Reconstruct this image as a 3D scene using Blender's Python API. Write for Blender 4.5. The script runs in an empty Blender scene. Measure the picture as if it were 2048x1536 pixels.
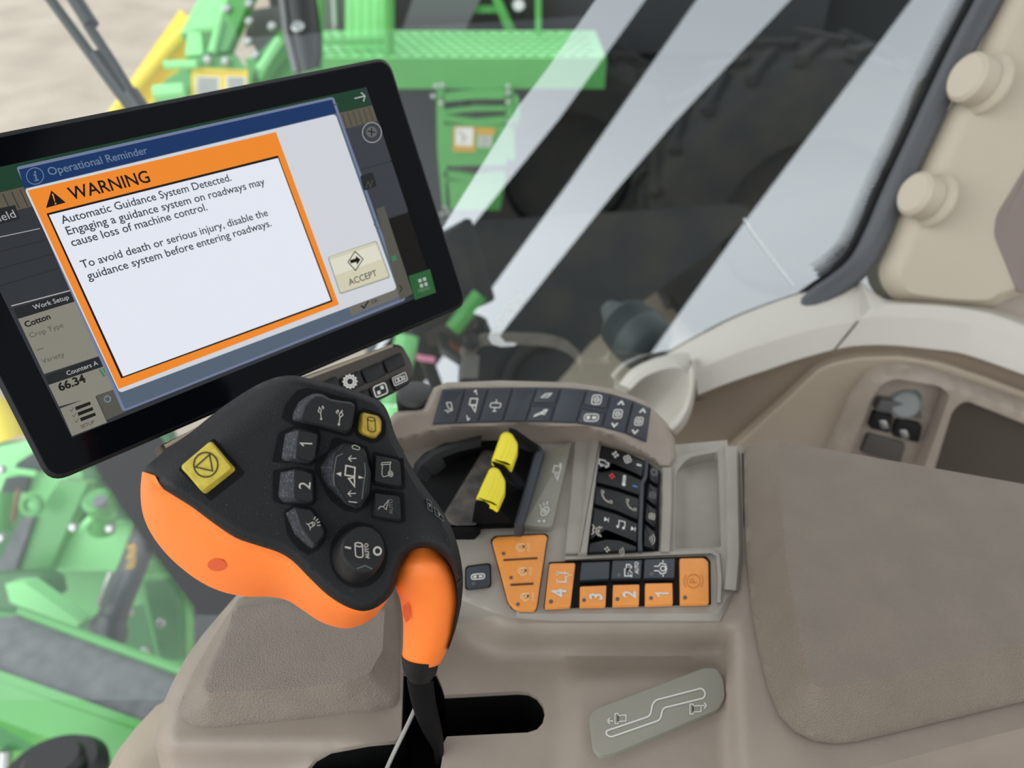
import bpy, math, random
import numpy as np
from mathutils import Vector, Matrix
from mathutils.geometry import delaunay_2d_cdt
random.seed(5)
SC = bpy.context.scene
COL = SC.collection

# ------------------------------------------------------------------ camera
FPX, CX, CY = 1528.0, 1024.0, 768.0
TH = math.radians(36.5)
RV = np.array([1.0, 0, 0]); FV = np.array([0, math.cos(TH), -math.sin(TH)]); UV = np.array([0, math.sin(TH), math.cos(TH)])
CAM = np.array([0, 0, 0.42])
cd = bpy.data.cameras.new('camera'); cam = bpy.data.objects.new('camera', cd); COL.objects.link(cam)
cam.location = CAM; cam.rotation_euler = (math.pi/2-TH, 0, 0)
cd.sensor_fit = 'HORIZONTAL'; cd.sensor_width = 36.0; cd.lens = 36.0*FPX/2048
cd.clip_start = 0.01; cd.clip_end = 400
cd.dof.use_dof = True; cd.dof.focus_distance = 0.40; cd.dof.aperture_fstop = 7.5
SC.camera = cam

# ------------------------------------------------------------------ sky, exposure
w = bpy.data.worlds.new('sky'); SC.world = w; w.use_nodes = True
nt = w.node_tree; nt.nodes.clear()
out = nt.nodes.new('ShaderNodeOutputWorld'); bg = nt.nodes.new('ShaderNodeBackground')
tc = nt.nodes.new('ShaderNodeTexCoord'); sep = nt.nodes.new('ShaderNodeSeparateXYZ')
rmp = nt.nodes.new('ShaderNodeValToRGB')
rmp.color_ramp.elements[0].position = 0.5; rmp.color_ramp.elements[0].color = (0.66, 0.69, 0.71, 1)
rmp.color_ramp.elements[1].position = 0.78; rmp.color_ramp.elements[1].color = (0.93, 0.97, 1.0, 1)
el = rmp.color_ramp.elements.new(1.0); el.color = (0.30, 0.33, 0.36, 1)
ad = nt.nodes.new('ShaderNodeMath'); ad.operation = 'MULTIPLY_ADD'; ad.inputs[1].default_value = 0.5; ad.inputs[2].default_value = 0.5
nt.links.new(tc.outputs['Generated'], sep.inputs[0]); nt.links.new(sep.outputs['Z'], ad.inputs[0])
nt.links.new(ad.outputs[0], rmp.inputs[0]); nt.links.new(rmp.outputs[0], bg.inputs[0]); nt.links.new(bg.outputs[0], out.inputs[0])
# the overcast is brightest low on the left, where the sun stands behind the cloud
dn = nt.nodes.new('ShaderNodeVectorMath'); dn.operation = 'DOT_PRODUCT'; dn.inputs[1].default_value = Vector((-0.80, -0.50, 0.36)).normalized()
mx_ = nt.nodes.new('ShaderNodeMath'); mx_.operation = 'MAXIMUM'; mx_.inputs[1].default_value = 0.0
pw = nt.nodes.new('ShaderNodeMath'); pw.operation = 'POWER'; pw.inputs[1].default_value = 3.0
st = nt.nodes.new('ShaderNodeMath'); st.operation = 'MULTIPLY_ADD'; st.inputs[1].default_value = 2.3; st.inputs[2].default_value = 1.5
nt.links.new(tc.outputs['Generated'], dn.inputs[0]); nt.links.new(dn.outputs['Value'], mx_.inputs[0]); nt.links.new(mx_.outputs[0], pw.inputs[0]); nt.links.new(pw.outputs[0], st.inputs[0]); nt.links.new(st.outputs[0], bg.inputs[1])
vs = SC.view_settings; SC.display_settings.display_device = 'sRGB'
vs.view_transform = 'Standard'; vs.look = 'None'; vs.exposure = 0.0; vs.gamma = 1.0; vs.use_curve_mapping = False

# ------------------------------------------------------------------ picture-ray helpers (a pixel on a plane gives a real 3D point)
def ray(x, y): return RV*((x-CX)/FPX) - UV*((y-CY)/FPX) + FV
def pd(x, y, d): return CAM + ray(x, y)*d
def zm(x, y, h=0.0):
    d = ray(x, y); return CAM + d*((h-CAM[2])/d[2])
def plane(p0, n):
    p0 = np.array(p0, float); n = np.array(n, float); n = n/np.linalg.norm(n)
    def m(x, y, h=0.0):
        d = ray(x, y); q = p0+n*h
        return CAM + d*(((q-CAM)@n)/(d@n))
    m.n = n; m.p0 = p0
    return m
zm.n = np.array([0, 0, 1.0])
def nrm(v): v = np.array(v, float); return v/np.linalg.norm(v)
def ss(a, b, x):
    t = min(1.0, max(0.0, (x-a)/(b-a))); return t*t*(3-2*t)
def lerp(a, b, t): return a+(b-a)*t

# ------------------------------------------------------------------ 2D polygon tools (pixels)
def inside(poly, pts):
    p = np.array(poly, float); x = pts[:, 0]; y = pts[:, 1]; r = np.zeros(len(pts), bool)
    j = len(p)-1
    for i in range(len(p)):
        xi, yi = p[i]; xj, yj = p[j]
        if yi != yj:
            c = ((yi > y) != (yj > y)) & (x < (xj-xi)*(y-yi)/(yj-yi)+xi); r ^= c
        j = i
    return r
def distpoly(poly, pts, closed=True):
    p = np.array(poly, float); best = np.full(len(pts), 1e9)
    for i in range(len(p) if closed else len(p)-1):
        a = p[i]; b = p[(i+1) % len(p)]; ab = b-a; L = ab@ab
        if L < 1e-9: continue
        t = np.clip(((pts-a)@ab)/L, 0, 1); q = a+t[:, None]*ab
        best = np.minimum(best, np.linalg.norm(pts-q, axis=1))
    return best
def area(p): return 0.5*sum(p[i][0]*p[(i+1) % len(p)][1]-p[(i+1) % len(p)][0]*p[i][1] for i in range(len(p)))
def inset(poly, d):
    n = len(poly); s = 1 if area(poly) > 0 else -1; o = []
    for i in range(n):
        a = np.array(poly[i-1], float); b = np.array(poly[i], float); c = np.array(poly[(i+1) % n], float)
        e1 = b-a; e2 = c-b; e1 /= (np.linalg.norm(e1)+1e-9); e2 /= (np.linalg.norm(e2)+1e-9)
        n1 = np.array([-e1[1], e1[0]])*s; n2 = np.array([-e2[1], e2[0]])*s
        m = n1+n2; o.append(tuple(b+(m/(np.linalg.norm(m)+1e-9))*d/max(0.5, math.sqrt(max(0.0, (1+n1@n2)/2)))))
    return o
def rc(poly, r, seg=5):
    n = len(poly); o = []
    rr = r if isinstance(r, (list, tuple)) else [r]*n
    for i in range(n):
        a = np.array(poly[i-1], float); b = np.array(poly[i], float); c = np.array(poly[(i+1) % n], float)
        u = a-b; v = c-b; lu = np.linalg.norm(u); lv = np.linalg.norm(v); d = min(rr[i], lu*0.45, lv*0.45)
        if d < 1e-5: o.append(tuple(b)); continue
        p = b+u/lu*d; q = b+v/lv*d
        for k in range(seg+1):
            t = k/seg; o.append(tuple((1-t)**2*p+2*t*(1-t)*b+t*t*q))
    return o
def resample(pts, n, closed=False):
    p = np.array(pts, float)
    if closed: p = np.vstack([p, p[:1]])
    s = np.concatenate([[0], np.cumsum(np.linalg.norm(np.diff(p, axis=0), axis=1))])
    t = np.linspace(0, s[-1], n, endpoint=not closed)
    return np.stack([np.interp(t, s, p[:, k]) for k in range(p.shape[1])], 1)
def smooth(pts, n, closed=False):
    p = [np.array(q, float) for q in pts]; m = len(p); o = []
    segs = m if closed else m-1; k = max(2, n//segs)
    for i in range(segs):
        if closed: a, b, c, d = p[(i-1) % m], p[i], p[(i+1) % m], p[(i+2) % m]
        else: a, b, c, d = p[max(0, i-1)], p[i], p[i+1], p[min(m-1, i+2)]
        for j in range(k):
            t = j/k
            o.append(0.5*((2*b)+(c-a)*t+(2*a-5*b+4*c-d)*t*t+(3*b-a-3*c+d)*t**3))
    if not closed: o.append(p[-1])
    return resample(o, n, closed)

# ------------------------------------------------------------------ materials
def lin(c): return tuple((x/255/12.92 if x/255 <= 0.04045 else ((x/255+0.055)/1.055)**2.4) for x in c)
MATS = {}
def mat(name, c, rough=0.5, bump=0, bscale=900, metal=0, spec=0.5, var=0, vscale=30, vcol=None, emit=None, coat=0, bdist=0.0006, rp=(0.35, 0.7)):
    if name in MATS: return MATS[name]
    m = bpy.data.materials.new(name); m.use_nodes = True; n = m.node_tree; b = n.nodes['Principled BSDF']
    L = lin(c); b.inputs['Base Color'].default_value = (*L, 1); b.inputs['Roughness'].default_value = rough
    b.inputs['Metallic'].default_value = metal; b.inputs['Specular IOR Level'].default_value = spec
    b.inputs['Coat Weight'].default_value = coat
    if emit:
        b.inputs['Emission Color'].default_value = (*lin(emit), 1); b.inputs['Emission Strength'].default_value = 1.0
    if bump or var:
        t = n.nodes.new('ShaderNodeTexCoord')
    if bump:
        no = n.nodes.new('ShaderNodeTexNoise'); no.inputs['Scale'].default_value = bscale; no.inputs['Detail'].default_value = 2
        bp = n.nodes.new('ShaderNodeBump'); bp.inputs['Strength'].default_value = bump; bp.inputs['Distance'].default_value = bdist
        n.links.new(t.outputs['Object'], no.inputs['Vector']); n.links.new(no.outputs['Fac'], bp.inputs['Height']); n.links.new(bp.outputs[0], b.inputs['Normal'])
    if var:
        n2 = n.nodes.new('ShaderNodeTexNoise'); n2.inputs['Scale'].default_value = vscale; n2.inputs['Detail'].default_value = 6
        r = n.nodes.new('ShaderNodeValToRGB'); r.color_ramp.elements[0].position = rp[0]; r.color_ramp.elements[1].position = rp[1]
        v = vcol or tuple(min(255, k*(1+var)) for k in c)
        r.color_ramp.elements[0].color = (*L, 1); r.color_ramp.elements[1].color = (*lin(v), 1)
        n.links.new(t.outputs['Object'], n2.inputs['Vector']); n.links.new(n2.outputs['Fac'], r.inputs[0]); n.links.new(r.outputs[0], b.inputs['Base Color'])
    MATS[name] = m
    return m
def glass_mat(name, tint, refl):
    m = bpy.data.materials.new(name); m.use_nodes = True; n = m.node_tree; n.nodes.clear()
    o = n.nodes.new('ShaderNodeOutputMaterial'); mx = n.nodes.new('ShaderNodeMixShader')
    t = n.nodes.new('ShaderNodeBsdfTransparent'); t.inputs[0].default_value = (*tint, 1)
    g = n.nodes.new('ShaderNodeBsdfGlossy'); g.inputs['Roughness'].default_value = 0.0
    g.inputs[0].default_value = (0.93, 0.97, 1.0, 1)
    mx.inputs[0].default_value = refl
    n.links.new(t.outputs[0], mx.inputs[1]); n.links.new(g.outputs[0], mx.inputs[2]); n.links.new(mx.outputs[0], o.inputs[0])
    return m
TAUPE = mat('taupe_plastic', (146, 134, 122), 0.5, 0.25, 1400, var=0.06, vscale=25)
TAUPE_D = mat('taupe_textured', (130, 119, 108), 0.5, 1.0, 1000, var=0.05, vscale=60, bdist=0.0011)
GREYDECK = mat('grey_deck_plastic', (150, 144, 134), 0.5, 0.25, 1600, var=0.05, vscale=40)
ARMTEX = mat('armrest_vinyl', (118, 107, 95), 0.5, 1.0, 1000, var=0.06, vscale=35, bdist=0.0009)
CREAM = mat('cream_plastic', (196, 191, 181), 0.5, 0.1, 900)
TAN = mat('tan_plastic', (164, 150, 132), 0.55, 0.15, 800)
BROWN = mat('brown_panel', (134, 119, 102), 0.6, 0.15, 800)
DARKBROWN = mat('dark_brown_plastic', (66, 58, 49), 0.55)
BLK = mat('black_soft_plastic', (19, 20, 22), 0.5, 0.35, 1500, spec=0.3, var=1, vscale=1100, vcol=(70, 70, 72), rp=(0.66, 0.74))
BLK2 = mat('black_key_plastic', (17, 18, 20), 0.45, 0.2, 1800, spec=0.35, var=0.2, vscale=300)
BLKW = mat('black_well_plastic', (11, 11, 12), 0.6, spec=0.15)
DUSTLIT = mat('dusty_lit_key_side', (40, 42, 46), 0.6, 0.3, 1500, var=1, vscale=900, vcol=(86, 88, 92), rp=(0.5, 0.72))  # dust speckle, plus a paler grey painting the window light on key sides
SLATE = mat('slate_key_plastic', (52, 57, 64), 0.5, 0.2, 1500)
DUSTY = mat('dusty_black_plastic', (44, 43, 42), 0.6, 0.2, 900, var=0.6, vscale=90, vcol=(92, 84, 76))
ORANGE = mat('orange_rubber', (252, 126, 46), 0.45, 0.12, 1500, var=0.03)
ORANGE_SHADE = mat('orange_hole_shade', (214, 84, 34), 0.5)  # darker orange painting the shade inside the screw holes
ORKEY = mat('orange_key', (232, 148, 66), 0.5, 0.1, 1200, var=0.04, vscale=120)
YELLOW = mat('yellow_key', (206, 186, 66), 0.55, 0.2, 1500, var=0.1, vscale=300, vcol=(180, 160, 56))
YELLOW_S = mat('worn_yellow_key', (176, 148, 44), 0.5, 0.1, 1200, var=0.1, vscale=250, vcol=(140, 114, 34))
YELLEV = mat('lever_yellow', (240, 222, 34), 0.45, 0.05, 900)
WHITEI = mat('print_white', (214, 212, 206), 0.6)
GREYI = mat('print_grey', (176, 170, 158), 0.6)
DIMI = mat('dim_print_and_lit_wear', (96, 96, 94), 0.6)
BLKI = mat('print_black', (34, 32, 26), 0.6)
PALEOR = mat('print_pale_orange', (246, 206, 150), 0.6)
DKOR = mat('print_dark_orange', (200, 116, 44), 0.6)
REDI = mat('print_red', (214, 60, 66), 0.6)
BLUEI = mat('print_blue', (70, 120, 170), 0.6)
LEDM = mat('led_grey', (86, 84, 82), 0.35)
SLOTM = mat('slot_dark', (70, 46, 22), 0.6)
PLATE = mat('label_plate', (138, 136, 123), 0.5, 0.15, 1200)
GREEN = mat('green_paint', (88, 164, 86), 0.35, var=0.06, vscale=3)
GREEN_LIT = mat('green_paint_lit', (150, 232, 152), 0.45, var=0.06, vscale=4)  # lighter copy of the green paint, sky light put into its colour
YPAINT = mat('yellow_paint', (244, 216, 52), 0.35)
RUBBER = mat('tyre_rubber', (46, 48, 49), 0.75, 0.5, 30, var=0.4, vscale=5, vcol=(64, 60, 54), bdist=0.01)
STEEL = mat('zinc_steel', (190, 192, 190), 0.3, metal=0.8)
MATG = mat('grip_mat', (104, 106, 108), 0.85, 0.3, 300, var=0.35, vscale=25, vcol=(124, 126, 126), bdist=0.001)
BLKO = mat('black_outdoor_plastic', (26, 28, 29), 0.4)
HYD = mat('black_cylinder_paint', (74, 74, 78), 0.35)
DECY = mat('decal_yellow', (236, 206, 60), 0.5)
DECO = mat('decal_amber', (206, 160, 50), 0.5)
DECW = mat('decal_white', (226, 226, 220), 0.5)
DECK_ = mat('decal_print', (70, 70, 66), 0.5)
SEAL = mat('seal_rubber', (74, 76, 80), 0.45)
FRIT = mat('frit_black', (26, 28, 29), 0.5)
SEATD = mat('dark_purple_plastic', (92, 80, 82), 0.6)
SAND = mat('sand', (176, 159, 141), 0.95, 0.5, 1.2, var=0.12, vscale=0.9, vcol=(202, 185, 166), bdist=0.15)
CABD = mat('cab_dark_trim', (30, 31, 32), 0.9, spec=0.1)
HEADL = mat('headliner', (150, 142, 132), 0.9)
PINK = mat('pink_tag', (238, 150, 176), 0.6)
# the display gives off light
def scr(name, c, k=1.0): return mat('screen_'+name, (6, 6, 7), 0.3, spec=0.06, emit=tuple(v*k for v in c))

# ------------------------------------------------------------------ mesh builder
class MB:
    def __init__(s): s.v = []; s.f = []; s.m = []; s.mats = []
    def mi(s, m):
        if m not in s.mats: s.mats.append(m)
        return s.mats.index(m)
    def add(s, vs, fs, m):
        b = len(s.v); k = s.mi(m); s.v += [tuple(map(float, p)) for p in vs]
        for f in fs: s.f.append([i+b for i in f]); s.m.append(k)
    def loft(s, loops, m, closed=True, cap0=False, cap1=True):
        n = len(loops[0]); vs = [p for l in loops for p in l]; fs = []
        for i in range(len(loops)-1):
            for j in range(n if closed else n-1):
                k = (j+1) % n; fs.append([i*n+j, i*n+k, (i+1)*n+k, (i+1)*n+j])
        if cap0: fs.append(list(range(n))[::-1])
        if cap1: fs.append([(len(loops)-1)*n+j for j in range(n)])
        s.add(vs, fs, m)
    def tube(s, pts, r, m, n=12, cap=True):
        pts = [np.array(p, float) for p in pts]; loops = []; up = None
        for i, p in enumerate(pts):
            t = pts[min(i+1, len(pts)-1)]-pts[max(i-1, 0)]; t = nrm(t)
            if up is None:
                up = np.cross(t, [0, 0, 1.0])
                if np.linalg.norm(up) < 1e-3: up = np.cross(t, [1.0, 0, 0])
            up = nrm(up-t*(up@t)); w_ = np.cross(t, up)
            rr = r[i] if isinstance(r, (list, tuple)) else r
            loops.append([p+(up*math.cos(a)+w_*math.sin(a))*rr for a in np.linspace(0, 2*math.pi, n, endpoint=False)])
        s.loft(loops, m, cap0=cap, cap1=cap)
    def prism(s, pts, vec, m):                      # polygon pushed along vec
        a = [np.array(p, float) for p in pts]; b = [p+np.array(vec, float) for p in a]
        s.loft([a, b], m, cap0=True, cap1=True)
    def box(s, c, d, m, ax=None, bev=0):
        ax = ax if ax is not None else [np.array([1., 0, 0]), np.array([0, 1., 0]), np.array([0, 0, 1.])]
        c = np.array(c, float); hx, hy, hz = d[0]/2, d[1]/2, d[2]/2
        if bev:
            q = rc([(-hx, -hy), (hx, -hy), (hx, hy), (-hx, hy)], bev*2, 3)
            def L(k, z): return [c+ax[0]*x*k[0]+ax[1]*y*k[1]+ax[2]*z for x, y in q]
            kx = (hx-bev)/hx; ky = (hy-bev)/hy
            s.loft([L((kx, ky), -hz), L((1, 1), -hz+bev), L((1, 1), hz-bev), L((kx, ky), hz)], m, cap0=True)
        else:
            q = [(-hx, -hy), (hx, -hy), (hx, hy), (-hx, hy)]
            s.loft([[c+ax[0]*x+ax[1]*y-ax[2]*hz for x, y in q], [c+ax[0]*x+ax[1]*y+ax[2]*hz for x, y in q]], m, cap0=True)
    def disc(s, c, n_, r, h, m, seg=20, bev=0.0):   # short cylinder
        n_ = nrm(n_); u = np.cross(n_, [0, 0, 1.0])
        if np.linalg.norm(u) < 1e-3: u = np.array([1.0, 0, 0])
        u = nrm(u); v = np.cross(n_, u); c = np.array(c, float)
        def L(rr, z): return [c+n_*z+(u*math.cos(a)+v*math.sin(a))*rr for a in np.linspace(0, 2*math.pi, seg, endpoint=False)]
        s.loft([L(r, 0), L(r, h-bev), L(r-bev, h)] if bev else [L(r, 0), L(r, h)], m, cap0=True)
    def slab(s, poly, mp, h1, h0, m, b=1.5, r=3, seg=4, bh=0.0008, base=None, side=None):   # a raised plate: poly = its top outline in the picture
        p = rc(poly, r, seg) if r else [tuple(q) for q in poly]
        i1 = inset(p, b*0.35); i2 = inset(p, b)
        top = [mp(x, y, h1-bh) for x, y in p]
        if base is not None:
            q = rc(base, r, seg); low = [mp(x, y, h0) for x, y in q]
        else: low = [t-mp.n*(h1-bh-h0) for t in top]
        if side: s.loft([low, top], side, cap0=False, cap1=False); low = top
        s.loft([low, top, [mp(x, y, h1-bh*0.3) for x, y in i1], [mp(x, y, h1) for x, y in i2]] if not side else [top, [mp(x, y, h1-bh*0.3) for x, y in i1], [mp(x, y, h1) for x, y in i2]], m, cap0=not side)
    def sheet(s, poly, pos, m, sp=14, holes=(), skirt=None, hfun=None, hole_mat=None, lines=()):
        # a fine triangulated surface over a pixel outline; pos(x,y,h) -> 3D
        loops = [list(poly)]+[list(h) for h in holes]; P = []; E = []
        for l in loops:
            l = [np.array(q, float) for q in l]; q = []
            for i in range(len(l)):
                a, b = l[i], l[(i+1) % len(l)]; k = max(1, int(np.linalg.norm(b-a)/sp))
                q += [a+(b-a)*j/k for j in range(k)]
            o = len(P); P += q; E += [(o+i, o+(i+1) % len(q)) for i in range(len(q))]
        nb = len(P)
        for l in lines:                              # crease lines kept as mesh edges
            q = resample(l, max(2, int(sum(math.dist(l[i], l[i+1]) for i in range(len(l)-1))/(sp*0.6)))); q = q[inside(poly, q)]
            q = q[distpoly(poly, q) > sp*0.3]
            o = len(P); P += list(q); E += [(o+i, o+i+1) for i in range(len(q)-1) if np.linalg.norm(q[i+1]-q[i]) < sp*1.5]
        P = np.array(P); lo = P.min(0); hi = P.max(0); bd = P.copy()
        gx, gy = np.meshgrid(np.arange(lo[0]+sp/2, hi[0], sp), np.arange(lo[1]+sp/2, hi[1], sp*0.87))
        gx[1::2] += sp/2
        G = np.stack([gx.ravel(), gy.ravel()], 1)
        k = inside(poly, G)
        for h in holes: k &= ~inside(h, G)
        G = G[k]
        if len(G): 
            k = distpoly(poly, G) > sp*0.4
            for l in lines: k &= distpoly(l, G, False) > sp*0.45
            for h in holes: k &= distpoly(h, G) > sp*0.4
            G = G[k]
        A = np.vstack([P, G]) if len(G) else P
        vo, eo, fo, *_ = delaunay_2d_cdt([Vector((float(x), float(y))) for x, y in A], E, [], 0, 1e-4)
        V2 = np.array([(v.x, v.y) for v in vo]); fs = []
        F = [list(f) for f in fo]; cen = np.array([V2[f].mean(0) for f in F])
        k = inside(poly, cen)
        for h in holes: k &= ~inside(h, cen)
        F = [f for f, q in zip(F, k) if q]
        H = hfun(V2) if hfun else np.zeros(len(V2))
        vs = [pos(x, y, h) for (x, y), h in zip(V2, H)]
        if skirt is not None:
            cnt = {}
            for f in F:
                for i in range(len(f)):
                    e = (f[i], f[(i+1) % len(f)]); cnt[e] = 1
            be = [e for e in cnt if (e[1], e[0]) not in cnt]
            mp = {}
            for e in be:
                for i in e:
                    if i not in mp: mp[i] = len(vs); vs.append(vs[i]+np.array(skirt))
            if hole_mat is None:
                for a, b in be: F.append([b, a, mp[a], mp[b]])
                s.add(vs, F, m)
            else:                                   # a short lip in the sheet's colour, then a dark shaft
                lip = {}
                onh = set(i for i in mp if min(distpoly(h, V2[i:i+1])[0] for h in holes) < 0.5)
                for i in onh: lip[i] = len(vs); vs.append(vs[i]+nrm(skirt)*0.004)
                F2 = []
                for a, b in be:
                    if a in onh and b in onh: F.append([b, a, lip[a], lip[b]]); F2.append([lip[b], lip[a], mp[a], mp[b]])
                    else: F.append([b, a, mp[a], mp[b]])
                s.add(vs, F, m); o0 = len(s.v)-len(vs); k = s.mi(hole_mat)
                for f in F2: s.f.append([i+o0 for i in f]); s.m.append(k)
        else: s.add(vs, F, m)
def ridge(b, pts, wd, mp, h0, h1, m, n=40, closed=False):      # a rounded raised lip along a picture path
    P = resample(pts, n); L = []
    for i in range(n):
        t = P[min(i+1, n-1)]-P[max(0, i-1)]; t = t/np.linalg.norm(t); nn = np.array([-t[1], t[0]])
        L.append([mp(*(P[i]+nn*wd*k), h0+(h1-h0)*f) for k, f in ((-.5, 0), (-.42, .6), (-.28, .95), (0, 1), (.28, .95), (.42, .6), (.5, 0))])
    b.loft(L, m, cap0=True)
ROOT = {}
def tag(o, label=None, cat=None, group=None, kind=None):
    for k, v in (('label', label), ('category', cat), ('group', group), ('kind', kind)):
        if v: o[k] = v
    return o
def thing(name, loc, label, cat, group=None):
    o = bpy.data.objects.new(name, None); COL.objects.link(o); o.location = tuple(map(float, loc)); o.empty_display_size = 0.02
    ROOT[o.name] = np.array(loc, float); return tag(o, label, cat, group)
def obj(name, mb, parent=None, loc=None, sharp=35, label=None):
    me = bpy.data.meshes.new(name)
    V = np.array(mb.v)
    if parent is not None: R0 = ROOT[parent.name]
    else:
        R0 = np.array(loc, float) if loc is not None else np.array([(V[:, 0].min()+V[:, 0].max())/2, (V[:, 1].min()+V[:, 1].max())/2, V[:, 2].min()])
    me.from_pydata([tuple(p) for p in (V-R0)], [], mb.f)
    for m in mb.mats: me.materials.append(m)
    me.polygons.foreach_set('material_index', mb.m); me.polygons.foreach_set('use_smooth', [True]*len(me.polygons))
    me.update(); me.validate()
    import bmesh
    bm = bmesh.new(); bm.from_mesh(me); bmesh.ops.remove_doubles(bm, verts=bm.verts, dist=1e-6); bmesh.ops.recalc_face_normals(bm, faces=bm.faces); bm.to_mesh(me); bm.free()
    me.set_sharp_from_angle(angle=math.radians(sharp))
    o = bpy.data.objects.new(name, me); COL.objects.link(o)
    if parent is not None: o.parent = parent
    else: o.location = tuple(R0)
    ROOT[o.name] = R0
    if label: o['label'] = label
    return o
def one(name, m_, build, parent=None, **k):
    b = MB(); build(b, m_) if m_ else build(b); return obj(name, b, parent, **k)

# ------------------------------------------------------------------ print: strokes and lettering laid flat on a surface
def ribbon(b, pts, wd, pos, m, closed=False):
    p = [np.array(q, float) for q in pts]; n = len(p); L = []; Rr = []
    for i in range(n):
        if closed: a, c = p[i-1], p[(i+1) % n]
        else: a, c = p[max(0, i-1)], p[min(n-1, i+1)]
        e1 = p[i]-a; e2 = c-p[i]
        if np.linalg.norm(e1) < 1e-9: e1 = e2
        if np.linalg.norm(e2) < 1e-9: e2 = e1
        e1 = e1/np.linalg.norm(e1); e2 = e2/np.linalg.norm(e2); t = e1+e2
        if np.linalg.norm(t) < 1e-6: t = e1
        t = t/np.linalg.norm(t); nn = np.array([-t[1], t[0]]); k = 1/max(0.4, abs(nn@np.array([-e1[1], e1[0]])))
        L.append(p[i]+nn*wd/2*k); Rr.append(p[i]-nn*wd/2*k)
    vs = [pos(*q) for q in L]+[pos(*q) for q in Rr]
    b.add(vs, [[i, (i+1) % n, n+(i+1) % n, n+i] for i in range(n if closed else n-1)], m)
def fill(b, pts, pos, m): b.add([pos(*q) for q in pts], [list(range(len(pts)))], m)
def arc(cx, cy, r, a0=0, a1=360, n=20, ry=None):
    ry = ry or r
    full = abs(a1-a0) >= 360
    return [(cx+r*math.cos(math.radians(a)), cy+ry*math.sin(math.radians(a))) for a in np.linspace(a0, a1, n, endpoint=not full)]
_T = {}
def textmesh(s, bold=0.0):
    k = (s, bold)
    if k in _T: return _T[k]
    cu = bpy.data.curves.new('t', 'FONT'); cu.body = s; cu.size = 1.0; cu.offset = bold; cu.resolution_u = 3; cu.fill_mode = 'FRONT'
    o = bpy.data.objects.new('t', cu); COL.objects.link(o)
    dg = bpy.context.evaluated_depsgraph_get(); dg.update(); me = o.evaluated_get(dg).to_mesh()
    v = np.array([(q.co.x, q.co.y) for q in me.vertices]); f = [list(p.vertices) for p in me.polygons]
    o.evaluated_get(dg).to_mesh_clear(); bpy.data.objects.remove(o); bpy.data.curves.remove(cu)
    v[:, 0] -= v[:, 0].min(); _T[k] = (v, f); return _T[k]
def text(b, s, A, B, mp, h, m, bold=0.0, hs=1.0, wfit=None):
    # lettering on plane mp whose baseline runs from pixel A to pixel B
    v, f = textmesh(s, bold); a = mp(A[0], A[1], h); c = mp(B[0], B[1], h)
    e1 = (c-a)/(wfit or v[:, 0].max()); e2 = np.cross(mp.n, e1)*hs
    b.add([a+e1*x+e2*y for x, y in v], f, m)
def icon(b, strokes, c, e1, e2, pos, wd, m):
    # strokes in units; e1 = picture vector of the icon's right, e2 = of its up
    def T(q): return (c[0]+q[0]*e1[0]+q[1]*e2[0], c[1]+q[0]*e1[1]+q[1]*e2[1])
    for st in strokes:
        kind = st[0]
        if kind == 'l': ribbon(b, [T(q) for q in st[1]], wd, pos, m)
        elif kind == 'c': ribbon(b, [T(q) for q in st[1]], wd, pos, m, True)
        elif kind == 'f': fill(b, [T(q) for q in st[1]], pos, m)
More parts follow.
